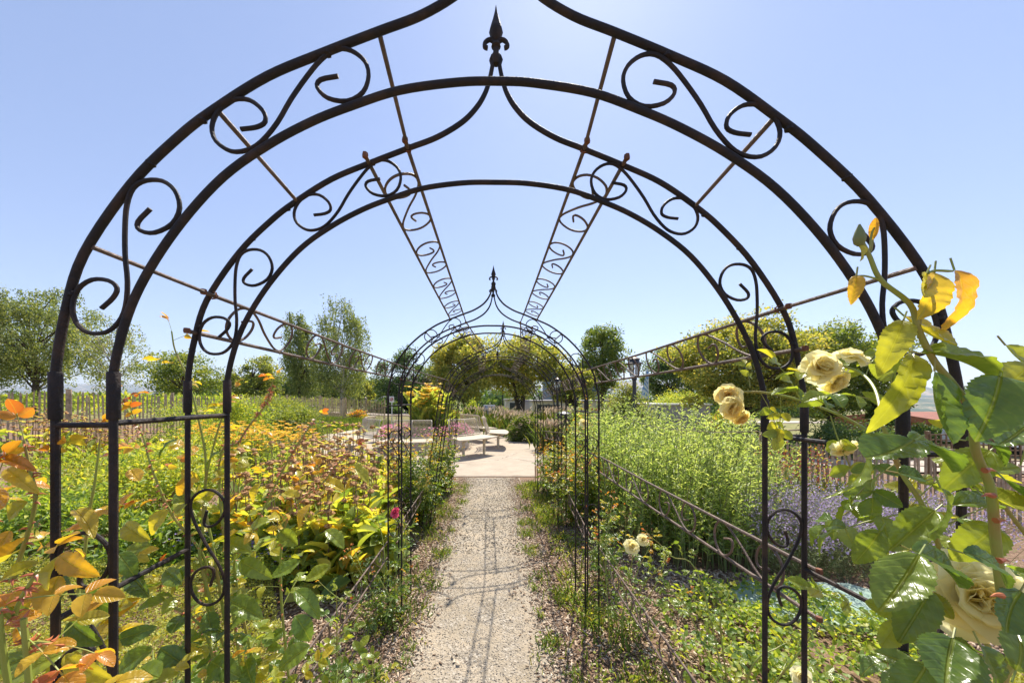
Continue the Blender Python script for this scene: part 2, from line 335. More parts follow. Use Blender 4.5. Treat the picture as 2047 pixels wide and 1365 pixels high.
bp = N(t, 'ShaderNodeBump'); bp.inputs['Strength'].default_value = .9; bp.inputs['Distance'].default_value = .02; t.links.new(n1.outputs[0], bp.inputs['Height']); t.links.new(bp.outputs[0], b.inputs['Normal'])
t.links.new(b.outputs[0], out.inputs[0]); tag(link('ground', me, m), kind='structure')

def sheet(name, outline, z, mat):
    me = bpy.data.meshes.new(name); me.from_pydata([(x, y, z) for x, y in outline], [], [tuple(range(len(outline)))]); return tag(link(name, me, mat, smooth=False), kind='structure')
# gravel path
m, t, out = newmat('path_gravel'); b = N(t, 'ShaderNodeBsdfPrincipled'); b.inputs['Roughness'].default_value = .95; b.inputs['Specular IOR Level'].default_value = .25
tc = N(t, 'ShaderNodeTexCoord'); vo = N(t, 'ShaderNodeTexVoronoi'); vo.inputs['Scale'].default_value = 95; t.links.new(tc.outputs['Object'], vo.inputs['Vector'])
hs = N(t, 'ShaderNodeSeparateColor'); t.links.new(vo.outputs['Color'], hs.inputs[0]); rv = ramp(t, [(0, (.22, .185, .14)), (.55, (.33, .285, .22)), (.85, (.40, .35, .28)), (1, (.48, .43, .36))]); t.links.new(hs.outputs[0], rv.inputs[0])
nz = noise(t, 1.6, 5, .65); rz = ramp(t, [(.38, (.42, .345, .25)), (.62, (.29, .24, .17))]); t.links.new(nz.outputs[0], rz.inputs[0])
nf = noise(t, 7, 4, .7); mf = N(t, 'ShaderNodeMapRange'); t.links.new(nf.outputs[0], mf.inputs[0]); mf.inputs[1].default_value = .4; mf.inputs[2].default_value = .62
mx = N(t, 'ShaderNodeMix', data_type='RGBA'); t.links.new(mf.outputs[0], mx.inputs['Factor']); t.links.new(rz.outputs[0], mx.inputs['A']); t.links.new(rv.outputs[0], mx.inputs['B']); t.links.new(mx.outputs['Result'], b.inputs['Base Color'])
bp = N(t, 'ShaderNodeBump'); bp.inputs['Strength'].default_value = .7; bp.inputs['Distance'].default_value = .008; t.links.new(vo.outputs['Distance'], bp.inputs['Height']); t.links.new(bp.outputs[0], b.inputs['Normal'])
t.links.new(b.outputs[0], out.inputs[0]); M['gravel'] = m
rnd = random.Random(3)
ed = [y*.12 for y in range(-8, 53)]
sheet('gravel_path', [(.40+.07*max(0, 3-y)/2+rnd.uniform(-.04, .04)+.05*math.sin(y*2.3), y) for y in ed]+[(-.58-.09*max(0, 3-y)/2+rnd.uniform(-.04, .04)-.05*math.sin(y*1.9), y) for y in ed[::-1]], .005, M['gravel'])
# concrete plaza
m, t, out = newmat('plaza_concrete'); b = N(t, 'ShaderNodeBsdfPrincipled'); b.inputs['Roughness'].default_value = .9
nz = noise(t, 2.5, 7, .7); rz = ramp(t, [(.35, (.43, .355, .265)), (.6, (.36, .295, .22)), (.75, (.27, .215, .16))]); t.links.new(nz.outputs[0], rz.inputs[0])
t.links.new(rz.outputs[0], b.inputs['Base Color']); bp = N(t, 'ShaderNodeBump'); bp.inputs['Strength'].default_value = .3; bp.inputs['Distance'].default_value = .01; t.links.new(nz.outputs[0], bp.inputs['Height']); t.links.new(bp.outputs[0], b.inputs['Normal'])
t.links.new(b.outputs[0], out.inputs[0]); M['concrete'] = m
PC = (-2.05, 10.9)
outl = [(-.8, 6.3), (.75, 6.3), (.85, 7.2), (1.35, 8.3), (1.7, 9.5)]
for a in range(10, 176, 8): outl.append((PC[0]+5.6*math.cos(R(a))*(.75 if a < 70 else 1), PC[1]+4.6*math.sin(R(a))))
outl += [(-7.6, 10.4), (-6.6, 9.2), (-4.6, 8.1), (-3, 7.2), (-1.6, 6.6)]
mb = MB(); mb.poly(outl, -.05, .012); tag(mb.build('plaza', M['concrete'], smooth=False), kind='structure')
mb = MB()
for a, c in (((-.8, 6.36), (.76, 6.36)), ((.3, 8.35), (1.0, 7.6)), ((-1.4, 7.3), (.1, 7.95)), ((.6, 9.0), (.2, 8.2)), ((-5.6, 10.2), (-3.2, 8.6))):
    dx, dy = c[0]-a[0], c[1]-a[1]; L = math.hypot(dx, dy); mb.box(((a[0]+c[0])/2, (a[1]+c[1])/2, .0135), (L, .03, .005), math.atan2(dy, dx))
tag(mb.build('plaza_joints', simple('joint_mortar', (.60, .50, .40), (.22, .16, .11), 3, .9), smooth=False), kind='structure')
# road behind the garden
road = simple('road_surface', (.52, .43, .35), (.42, .35, .29), 1.2, .9)
def strip(name, line, wd, mat, dz=.02):
    v = []; f = []
    line = smoothline([(x, y, 0) for x, y in line], 8)
    for i, p in enumerate(line):
        tn = (line[min(i+1, len(line)-1)]-line[max(i-1, 0)]).normalized(); s = Vector((tn.y, -tn.x, 0))
        for k in (-.5, 0, .5): q = p+s*wd*k; v.append((q.x, q.y, zt(q.x, q.y)+dz))
    for i in range(len(line)-1):
        for k in (0, 1): a = i*3+k; f.append((a, a+1, a+4, a+3))
    me = bpy.data.meshes.new(name); me.from_pydata(v, [], f); return tag(link(name, me, mat), kind='structure')
strip('road', [(-60, 40), (-30, 42), (-8, 44), (10, 46), (60, 44)], 8, road, .06)
strip('footpath', [(-13, 24), (-9.5, 27), (-8, 33), (-11, 39)], 2.2, road, .06)
strip('access_road', [(4, 14), (9, 11.5), (20, 11), (40, 13)], 2.0, road, .05)
# far hills
hm, t, out = newmat('hill_cover'); b = N(t, 'ShaderNodeBsdfPrincipled'); b.inputs['Roughness'].default_value = 1
n3 = noise(t, .0045, 7, .65); r3 = ramp(t, [(.42, (.03, .06, .03)), (.53, (.06, .10, .045)), (.56, (.38, .28, .18)), (.60, (.42, .32, .2)), (.62, (.05, .09, .04))]); t.links.new(n3.outputs[0], r3.inputs[0]); t.links.new(r3.outputs[0], b.inputs['Base Color']); t.links.new(b.outputs[0], out.inputs[0])
def hill(y0, amp, base, seed, x0=-9000, x1=7000):
    rr = random.Random(seed); ph = [(rr.uniform(.3, 1), rr.uniform(600, 2600), rr.uniform(0, 6)) for _ in range(6)]
    v = []; f = []; n = 90; kk = 7
    for j in range(kk):
        for i in range(n+1):
            x = x0+(x1-x0)*i/n; h = sum(a*math.sin(x/l+p) for a, l, p in ph)/3
            s = math.sin(math.pi*.5*j/(kk-1)); v.append((x, y0+j*180, base+(amp*(.8+.28*h)-base)*s))
    for j in range(kk-1):
        for i in range(n): a = j*(n+1)+i; f.append((a, a+1, a+n+2, a+n+1))
    me = bpy.data.meshes.new('hills'); me.from_pydata(v, [], f); tag(link('hills', me, hm), kind='structure')
hill(1500, 6, -58, 1); hill(3200, 120, -58, 5); hill(6500, 400, -58, 9, -16000, 9000)

# ------------------------------------------------------------------ rose arches
W = 1.4
OUT = [(-.5, -.02), (-.4995, .03), (-.4895, .0917), (-.469, .158), (-.4164, .2354), (-.3636, .288), (-.323, .319), (-.266, .3545), (-.2054, .3799), (-.143, .404), (-.0958, .422), (-.055, .4464), (-.031, .471), (-.017, .495), (-.0095, .5195), (-.004, .548)]
INN = [(-.436, -.02), (-.4355, .03), (-.42, .0917), (-.396, .142), (-.3596, .195), (-.315, .2435), (-.266, .2784), (-.2175, .3044), (-.173, .322), (-.12, .339), (-.055, .348), (0, .349)]
SC = [(660, 530), (678, 600), (655, 625), (600, 605), (555, 540), (560, 470), (610, 420), (670, 410), (730, 440), (760, 490), (750, 560), (715, 640), (660, 740), (600, 830), (560, 920), (555, 985), (580, 1045), (640, 1080), (700, 1070), (745, 1020), (760, 950), (730, 890), (670, 860), (625, 870), (620, 910), (640, 970)]
SC = [((x-658)*3.886e-4, (748-y)*3.886e-4) for x, y in SC]     # (across, along)
def scroll_pts(c, along, across, flip=1, sc=1):
    return smoothline([Vector(c)+Vector(across)*b*flip*sc+Vector(along)*a for b, a in SC], 3)
class Arch:
    def __init__(s, idx, d1, d2, cx, dz, leanL, label, wscale=1):
        s.d = (d1, d2); s.cx = cx; s.dz = dz; s.lean = leanL; s.ws = wscale
        base = Vector((cx[0], (d1+d2)/2, 0)); root = empty('rose_arch', base, label, 'garden arch', 'wrought iron arches over the path')
        s.root = root
        for k in (0, 1): s.frame(k)
        # rods that tie the two hoops together
        for (u, v) in ((-.143, .404), (-.323, .319), (-.459, .166)):
            for sg in (-1, 1):
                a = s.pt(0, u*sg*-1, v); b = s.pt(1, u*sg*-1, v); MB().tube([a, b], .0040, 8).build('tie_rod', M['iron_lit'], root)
        for sg in (-1, 1):
            uu = .436*sg
            MB().tube([s.pt(0, uu, -.028), s.pt(1, uu, -.028)], .0046, 8).build('tie_rod', M['iron'], root)
            for v in (-.245,):
                MB().tube([s.pt(0, sg*.5, v), s.pt(1, sg*.5, v)], .005, 8).build('tie_rod', M['iron'], root)
    def pt(s, k, u, v, dy=0):
        x = u*W*s.ws; z = EYE+v*W+s.dz
        x += s.cx[k]
        if k == 0 and s.d[0] < 1:          # the nearest hoop is bent: its right shoulder leans in
            x -= float(np.interp(v, [0, .163, .31, .39], [0, .012, .040, .035]))*float(sstep(-.04, .07, u))
        if u > 0: z -= .045*min(1, max(0, (.45-v)/.4))*min(1, u/.4)
        if u < 0 and s.lean: x -= s.lean*max(0, min(1, (.1-v)/1.1)); 
        return Vector((x, s.d[k]+dy, max(z, -.06)))
    def frame(s, k):
        root = s.root
        for sg in (-1, 1):
            o = smoothline([s.pt(k, -u*sg, v) for u, v in OUT], 5)
            hm = MB(); [hm.lathe([(.001, -.0065), (.0064, -.003), (.0066, .002), (.001, .0065)], s.pt(k, -u*sg, v), 7) for u, v in ((-.2, .3805), (-.338, .307), (-.395, .2585), (-.482, .115))]
            hm.tube(o, [.0058-.0013*max(0, (i/len(o)-.8)/.2) for i in range(len(o))], 10).build('outer_hoop', M['iron'], root)
            for u in (.5, .436):
                a = s.pt(k, sg*u, -.02); bz = s.pt(k, sg*u, -1.06)
                n = 6; MB().tube([a.lerp(bz, i/n) for i in range(n+1)], .0054, 8).build('post', M['iron'], root)
                c0 = s.pt(k, sg*u, -.024); c1 = s.pt(k, sg*u, .0285)
                MB().tube([c0, c0+Vector((0, 0, .002)), c1-Vector((0, 0, .002)), c1], [.0072, .008, .008, .0072], 12).build('collar', M['iron'], root)
            MB().tube([s.pt(k, sg*.5, -.03), s.pt(k, sg*.436, -.03)], .0045, 8).build('spacer_bar', M['iron'], root)
            # scrolls between the hoops
            for (u, v, ang) in ((-.242, .3276, 26), (-.4238, .155, 61.3)):
                al = Vector((math.cos(R(ang))*-sg, 0, math.sin(R(ang)))); ac = Vector((math.sin(R(ang))*-sg, 0, -math.cos(R(ang))))
                MB().tube(scroll_pts(s.pt(k, -u*sg, v), al, ac, -1), .0033, 7).build('scroll', M['iron'], root)
            for v in (-.243, -.56):
                MB().tube(scroll_pts(s.pt(k, sg*.468, v), (0, 0, 1), (1, 0, 0), sg, .97), .0032, 7).build('scroll', M['iron'], root)
        pts = [s.pt(k, u, v) for u, v in INN]; pts += [s.pt(k, -u, v) for u, v in INN[::-1][1:]]
        MB().tube(smoothline(pts, 5), .0056, 10).build('inner_hoop', M['iron'], root)
        for (u, v) in ((-.143, .404), (-.459, .166)):
            for sg in (-1, 1):
                if k == 1: c = s.pt(1, u*sg, v); MB().tube([c+Vector((.0085*math.cos(t*.9)*1, .004*math.sin(t*2.1), .0085*math.sin(t*.9))) for t in range(16)], .0013, 5).build('tie_wire', M['rust'], root)
        # spear finial
        c = s.pt(k, 0, .54); mb = MB()
        mb.lathe([(.007, 0), (.0085, .006), (.011, .012), (.010, .020), (.0065, .026), (.0065, .036), (.011, .040), (.009, .047), (.004, .050), (.010, .058), (.016, .072), (.0135, .082), (.008, .100), (.003, .120), (.0006, .134)], c, 12)
        fb = mb.build('finial', M['iron'], root)
        mb = MB()
        for q in (-1, 1):
            mb.tube(smoothline([c+Vector((q*.004, 0, .050)), c+Vector((q*.014, 0, .056)), c+Vector((q*.024, 0, .050)), c+Vector((q*.026, 0, .040)), c+Vector((q*.019, 0, .037))], 3), .0048, 7)
        for q in (-1, 1): mb.tube([c+Vector((q*.009, 0, .0)), c+Vector((q*.012, 0, .01)), c+Vector((q*.008, 0, .02))], .004, 6)
        mb.build('finial_curl', M['iron'], root)
A1 = Arch(1, .5275, .775, (.022, .004), 0, 0, 'nearest dark iron rose arch, large curved hoops with scrolls framing the whole view')
A2 = Arch(2, 2.268, 2.53, (-.005, -.008), -.01, 0, 'second iron rose arch with black spear finials, seen through the nearest arch')
A3 = Arch(3, 3.80, 4.06, (.10, .10), -.03, .22, 'third iron rose arch, its left posts leaning outward over the leafy climbing rose')
A4 = Arch(4, 5.25, 5.50, (.055, .05), -.13, .12, 'farthest iron rose arch, smallest, standing at the edge of the concrete plaza')
def rail(a, b, p1, p2, label, n=4, r=.0048, ws=('',)):
    """ladder of two rods and S scrolls bolted between arch a (rear hoop) and arch b (front hoop)"""
    q = [a.pt(1, *p1, -.03), b.pt(0, *p1, .03), a.pt(1, *p2, -.03), b.pt(0, *p2, .03)]
    root = empty('scroll_rail', (q[0]+q[1])/2, label, 'garden rail', 'scrollwork rails linking the arches')
    for i in (0, 2):
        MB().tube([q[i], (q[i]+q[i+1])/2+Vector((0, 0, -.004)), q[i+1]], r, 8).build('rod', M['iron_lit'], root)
        MB().lathe([(.006, -.005), (.007, 0), (.006, .006)], q[i]+Vector((0, .005, .0)), 6).build('bolt', M['rust'], root)
    L = (q[1]-q[0]).length; per = L/(n+.35)
    for j in range(n):
        t = (.12+per*(j+.25)/L) + .0; t = (j+.62)/(n+.25)
        c0 = q[0].lerp(q[1], t); c1 = q[2].lerp(q[3], t); ac = (c1-c0); wd = ac.length
        al = (q[1]-q[0]).normalized(); sc = wd/.083
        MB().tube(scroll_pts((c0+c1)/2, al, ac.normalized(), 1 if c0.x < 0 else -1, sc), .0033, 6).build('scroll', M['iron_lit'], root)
where = ('between the nearest and second arch', 'between the second and third arch', 'between the third and farthest arch')
for gi, (a, b) in enumerate(((A1, A2), (A2, A3), (A3, A4))):
    n = (4, 3, 3)[gi]
    for sg, sd in ((-1, 'left'), (1, 'right')):
        rail(a, b, (sg*.143, .404), (sg*.2054, .3799), f'scrollwork rail overhead, {sd} of the ogee tip, {where[gi]}', n)
        rail(a, b, (sg*.459, .166), (sg*.485, .105), f'scrollwork rail at head height on the {sd} shoulder {where[gi]}', n)
        rail(a, b, (sg*.507, -.68), (sg*.507, -.755), f'low scrollwork rail near the ground on the {sd}, {where[gi]}', n)
    if gi != 1: rail(a, b, (.507, -.24), (.507, -.315), f'waist-high scrollwork rail right of the path {where[gi]}', n)
def wire(pts, r, label, mat='iron_lit'):
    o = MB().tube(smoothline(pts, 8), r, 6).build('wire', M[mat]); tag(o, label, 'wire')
wire([P(1612, 858, .78), P(1525, 862, 1.05), P(1400, 862, 1.6), P(1290, 848, 2.1), P(1197, 812, 2.9)], .0016, 'thin sagging wire right of the path above the tall green asters')
wire([P(776, 812, 2.27), P(700, 832, 3.2), P(620, 846, 4.6), P(540, 838, 6.2)], .003, 'thin rope stretching left from the second arch towards the fence')

# ------------------------------------------------------------------ plant builders
def g3(x, y, z=0): return Vector((x, y, zt(x, y)+z))
def bush(name, label, cat, x, y, rx, ry, h, n, L, Wd, mat, seed, lo=0.0, M_=26, vmean=.45, vsd=.2, top=.25, group=None, fl=None, stems=9, tmpl=T_LEAF, up=.6, rc=.3, stemmat='drystem', ztop=None):
    """leafy plant: clusters of leaves spread through an uneven dome, twigs running to the clusters"""
    rng = np.random.default_rng(seed); root = empty(name, g3(x, y), label, cat, group); z0 = zt(x, y)
    c = rdir(rng, M_, .1); c[:, 2] = np.abs(c[:, 2]); rad = rng.uniform(.45, 1, M_)**.6
    ctr = np.c_[x+c[:, 0]*rad*rx, y+c[:, 1]*rad*ry, z0+lo*h+(h*(1-lo))*(c[:, 2]*rad*.85+.08)]
    lv = Leaves(); k = n//M_
    for i in range(M_):
        r = rc*(.6+.7*rng.random()); q = rng.normal(size=(k, 3))*[r*rx, r*ry, r*h*.5]*.62; p = ctr[i]+q; p[:, 2] = np.maximum(p[:, 2], z0+.01)
        d = rdir(rng, k, .35)+(q/(np.linalg.norm(q, axis=1)[:, None]+1e-6))*.6; nn = rdir(rng, k, up*2)
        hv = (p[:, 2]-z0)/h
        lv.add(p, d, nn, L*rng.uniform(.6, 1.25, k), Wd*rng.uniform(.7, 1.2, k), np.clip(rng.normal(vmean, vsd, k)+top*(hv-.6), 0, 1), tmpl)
    mb = MB()
    for i in range(min(stems, M_)):
        b0 = Vector((x+rng.normal()*rx*.12, y+rng.normal()*ry*.12, z0)); e = Vector(ctr[i]); md = b0.lerp(e, .5)+Vector((0, 0, h*.08))
        mb.tube([b0, md, e], [.012*h+.003, .008*h+.002, .002], 5)
    if stems: mb.build('stems', M[stemmat], root)
    lv.build('leaves', M[mat], root)
    if fl:
        fm, fn, fs = fl; lf = Leaves(); idx = rng.integers(0, M_, fn)
        p = ctr[idx]+rng.normal(size=(fn, 3))*[rc*rx*.6, rc*ry*.6, rc*h*.3]+[0, 0, rc*h*.25]; flower_heads(lf, rng, p, fs, 6); lf.build('flowers', M[fm], root)
    return root
def flower_heads(lf, rng, p, s, k=6, tmpl=T_DIA):
    for j in range(k):
        a = 2*math.pi*j/k+rng.uniform(0, 1, len(p)); d = np.c_[np.cos(a), np.sin(a), rng.uniform(.1, .5, len(p))]
        lf.add(p, d, [0, -.2, 1], s*rng.uniform(.7, 1.2, len(p)), s*.6, rng.random(len(p)), tmpl)
def upright(name, label, cat, pts, h, k, L, Wd, mat, seed, lean=.12, group=None, fl=None, stemmat='stem', r=.004, tmpl=T_LEAF, vm=.5, vs=.2, lstart=.12, hs=.12, ldir=(.6, .5), kind=None, base=None, topvar=0):
    """clump of upright stems with leaves all the way up"""
    rng = np.random.default_rng(seed); pts = np.array(pts, float); n = len(pts)
    bx, by = (pts[:, 0].mean(), pts[:, 1].mean()) if base is None else base
    root = empty(name, g3(bx, by), label, cat, group); z = ZT(pts[:, 0], pts[:, 1])
    hh = h*rng.normal(1, hs, n).clip(.6, 1.3); ln = rng.normal(size=(n, 2))*lean
    mb = MB(); B = np.c_[pts, z]; T = np.c_[pts+ln*hh[:, None], z+hh]
    for i in range(n):
        a, b = Vector(B[i]), Vector(T[i]); m_ = a.lerp(b, .55)+Vector((-ln[i][0], -ln[i][1], 0))*.15*h; mb.tube([a, m_, b], [r, r*.8, r*.35], 4, False)
    mb.build('stems', M[stemmat], root)
    lv = Leaves()
    for t in np.linspace(lstart, 1, k):
        t_ = (t+rng.uniform(-.03, .03, n)).clip(0, 1)[:, None]; p = B*(1-t_)+T*t_; a = rng.uniform(0, 6.28, n)
        d = np.c_[np.cos(a)*ldir[0], np.sin(a)*ldir[0], ldir[1]+rng.uniform(-.25, .25, n)]
        sc = (1.05-.45*t)
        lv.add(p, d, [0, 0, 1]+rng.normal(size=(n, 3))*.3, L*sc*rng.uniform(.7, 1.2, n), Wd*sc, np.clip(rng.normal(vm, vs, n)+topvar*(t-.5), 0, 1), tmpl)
    lv.build('leaves', M[mat], root)
    if fl: fl(root, rng, B, T, hh)
    return root
def scatter(rng, n, poly):
    poly = np.array(poly); lo, hi = poly.min(0), poly.max(0); out = []
    while len(out) < n:
        p = rng.uniform(lo, hi); c = False; j = len(poly)-1
        for i in range(len(poly)):
            if (poly[i][1] > p[1]) != (poly[j][1] > p[1]) and p[0] < (poly[j][0]-poly[i][0])*(p[1]-poly[i][1])/(poly[j][1]-poly[i][1])+poly[i][0]: c = not c
            j = i
        if c: out.append(p)
    return np.array(out)
def cover(name, label, cat, poly, n, h, L, Wd, mat, seed, tmpl=T_LEAF, vm=.5, vs=.2, up=1.2, lump=1.2, kind='stuff', fl=None, lpatch=0.0):
    rng = np.random.default_rng(seed); p = scatter(rng, n, poly)
    lum = .5+.5*np.sin(p[:, 0]*5.1*lump+1.3*np.sin(p[:, 1]*4.3*lump))*np.cos(p[:, 1]*4.7*lump+seed)
    if lpatch: keep = lum > lpatch*rng.random(n)*1.6; p = p[keep]; lum = lum[keep]; n = len(p)
    z = ZT(p[:, 0], p[:, 1])+h*(.35+.65*lum)*rng.random(n)**.45
    lv = Leaves(); lv.add(np.c_[p, z], rdir(rng, n, .45), rdir(rng, n, up*2), L*rng.uniform(.6, 1.3, n), Wd*rng.uniform(.7, 1.2, n), np.clip(rng.normal(vm, vs, n), 0, 1), tmpl)
    o = lv.build(name, M[mat]); tag(o, label, cat, kind=kind)
    if fl:
        fm, fn, fs, fh = fl; q = scatter(rng, fn, poly); lf = Leaves(); flower_heads(lf, rng, np.c_[q, ZT(q[:, 0], q[:, 1])+fh*rng.uniform(.8, 1.1, fn)], fs, 5); lf.build('flowers', M[fm], o)
    return o
def blades(rng, p, h, w, lv, vm=.5, vs=.2, spread=.35, droop=T_LONG):
    n = len(p); d = rdir(rng, n)*[1, 1, 0]*spread*rng.uniform(.3, 1.5, (n, 1)); d[:, 2] = 1
    lv.add(np.c_[p, ZT(p[:, 0], p[:, 1])], d, rdir(rng, n), h*rng.uniform(.5, 1.2, n), w, np.clip(rng.normal(vm, vs, n), 0, 1), droop)

# ------------------------------------------------------------------ roses
def compound(lv, rc, p, d, size, var, rng, tm=None, pairs=2, ur=.3):
    """rose leaf: a stalk with a terminal leaflet and pairs of side leaflets"""
    p, d = Vector(p), Vector(d).normalized(); up = Vector((rng.normal()*ur, rng.normal()*ur-.15, 1)); up = (up-d*up.dot(d)).normalized(); sd = d.cross(up)
    Ls = size*(1.0+.95*pairs); q = [p+d*Ls*t-up*(.16*Ls*t*t) for t in (0, .33, .66, 1)]; rc.tube(q, size*.028, 4, False)
    tmpl = tm or (T_ROSE if size < .028 else T_HERO[int(rng.integers(0, 3))])
    def lf(pp, dd, s): nn = up+Vector(rng.normal(size=3))*.3; lv.add(pp, dd, nn, s, s*rng.uniform(.58, .72), np.clip(var+rng.normal()*.06, 0, 1), tmpl)
    lf(q[3], (q[3]-q[2]).normalized()-up*.15, size*1.2)
    for j in range(pairs):
        t = 1-(j+.25)*.42; b = p+d*Ls*t-up*(.16*Ls*t*t)
        for sg in (-1, 1): lf(b, (sd*sg+d*.45-up*rng.uniform(0, .5)), size*(1.05-.13*j))
def canes(root, lines, size, rng, r=.004, step=.07, vbase=.3, vtop=.9, start=.15, thorns=0, pairs=2, mat='leaf_rose', topstart=.72):
    st = MB(); lv = Leaves(); th = MB()
    for ln in lines:
        pts = smoothline(ln, 6); n = len(pts); st.tube(pts, [r*(1.1-.65*i/n) for i in range(n)], 7)
        acc = [0]
        for a, b in zip(pts, pts[1:]): acc.append(acc[-1]+(b-a).length)
        tot = acc[-1]; s = start*tot; ang = rng.uniform(0, 6.28)
        while s < tot:
            i = max(j for j in range(n-1) if acc[j] <= s); p = pts[i].lerp(pts[i+1], (s-acc[i])/max(1e-6, acc[i+1]-acc[i])); tn = (pts[i+1]-pts[i]).normalized()
            ang += 2.4; a = tn.orthogonal().normalized(); b = tn.cross(a); out = a*math.cos(ang)+b*math.sin(ang); t = s/tot
            var = vbase+(vtop-vbase)*max(0, (t-topstart)/(1-topstart))**.7 if t > topstart else vbase+rng.normal()*.12
            compound(lv, st, p, out+tn*.35+Vector((0, 0, .25)), size*(1-.45*max(0, (t-.7)/.3))*rng.uniform(.8, 1.15), var, rng, pairs=pairs); s += step*rng.uniform(.75, 1.25)
        compound(lv, st, pts[-1], pts[-1]-pts[-2], size*.5, vtop, rng, pairs=1)
        if thorns:
            for k in range(int(tot*thorns)):
                i = int(rng.integers(0, n-1)); p = pts[i].lerp(pts[i+1], rng.random()); d = Vector(rdir(rng, 1)[0]); tn = (pts[i+1]-pts[i]).normalized(); d = (d-tn*d.dot(tn)).normalized()
                th.tube([p+d*r*.6, p+d*(r+.003), p+d*(r+.008)-tn*.003], [.0022, .0013, .0002], 5)
    nf = len(st.f); off = len(st.v); st.v += th.v; st.f += [tuple(i+off for i in f) for f in th.f]
    o = st.build('canes', [M['cane'], M['thorn']], root); o.data.polygons.foreach_set('material_index', np.r_[np.zeros(nf, 'i'), np.ones(len(st.f)-nf, 'i')].astype('i'))
    return lv
def bloom(root, c, aim, Rr, mat, seed, name='bloom', vb=0.0):
    """open rose flower of layered cupped petals"""
    rng = np.random.default_rng(seed); aim = Vector(aim).normalized(); a = aim.orthogonal().normalized(); b = aim.cross(a); mb = MB(); mb.var = []; c = Vector(c)
    for layer, (n, tilt, sz) in enumerate(((8, 1.38, 1.0), (8, 1.05, .92), (7, .75, .78), (6, .45, .62), (5, .2, .46))):
        for k in range(n):
            an = 2*math.pi*(k+.5*layer+rng.uniform(-.2, .2))/n; out = a*math.cos(an)+b*math.sin(an); sd = aim.cross(out); tl = tilt+rng.normal()*.14; s = sz*Rr*rng.uniform(.85, 1.12); base = len(mb.v)
            for i in range(6):
                t = i/5; wd = s*.62*math.sin(math.pi*min(1, .12+.75*t))**.7; cur = tl*(.45+.55*t)+.25*t*t*(1 if layer < 2 else -.6)
                pos = c+out*s*t*math.sin(cur)+aim*s*t*math.cos(cur)-aim*Rr*.1*(2-layer*.5)
                for j in range(5):
                    u = (j-2)/2; ruf = .07*s*math.sin(u*4+k+layer)*t*t; mb.v.append(pos+sd*wd*u+(aim*math.sin(cur)-out*math.cos(cur))*(wd*.35*u*u+ruf)); mb.var.append(min(1, max(0, vb+.2*layer*(1-t*.6)+.12*rng.random())))
            for i in range(5):
                for j in range(4): q = base+i*5+j; mb.f.append((q, q+1, q+6, q+5))
    return mb.build(name, M[mat], root)

# right foreground rose, close to the lens
rng = np.random.default_rng(11)
hero_root = empty('rose_bush', g3(.62, .5), 'tall cream-flowered rose bush in the right foreground with big glossy leaves close to the viewer', 'rose bush', 'rose bushes')
mainstem = [P(2027, 1310, .36), P(2005, 1200, .355), P(1990, 1080, .35), P(1980, 977, .345), P(1950, 900, .34), P(1944, 825, .335), P(1905, 768, .33), P(1867, 721, .33), P(1836, 659, .33), P(1819, 608, .33), P(1761, 560, .33), P(1738, 512, .33), P(1720, 478, .33)]
st = MB(); pl = smoothline(mainstem, 6); st.tube(pl, [.0042*(1-.62*i/len(pl)) for i in range(len(pl))], 10)
def seg(a, r=.0016): st.tube(smoothline(a, 5), [r*1.15, *[r]*(len(smoothline(a, 5))-2), r*.7], 7)
seg([P(2100, 1500, .5), P(2010, 1380, .42), P(2027, 1310, .36)], .004)
seg([P(1980, 1300, .45), P(1900, 1150, .44), P(1850, 1020, .42), P(1800, 940, .42), P(1765, 850, .42)], .0026)
seg([P(1800, 905, .50), P(1700, 840, .56), P(1600, 800, .60), P(1530, 785, .62), P(1487, 783, .63)], .0022)
seg([P(1765, 850, .45), P(1750, 780, .5), P(1720, 745, .54), P(1680, 730, .56)], .002)
seg([P(2060, 1080, .40), P(2000, 1000, .40), P(1960, 930, .40)], .002); seg([P(1980, 1100, .42), P(1920, 1180, .42), P(1935, 1220, .40)], .002)
seg([P(1836, 659, .33), P(1850, 590, .325), P(1858, 545, .32), P(1905, 542, .32)], .0012)
seg([P(1761, 560, .33), P(1730, 552, .33), P(1710, 552, .33)], .0009); seg([P(1738, 512, .33), P(1742, 470, .33), P(1748, 455, .33)], .0009)
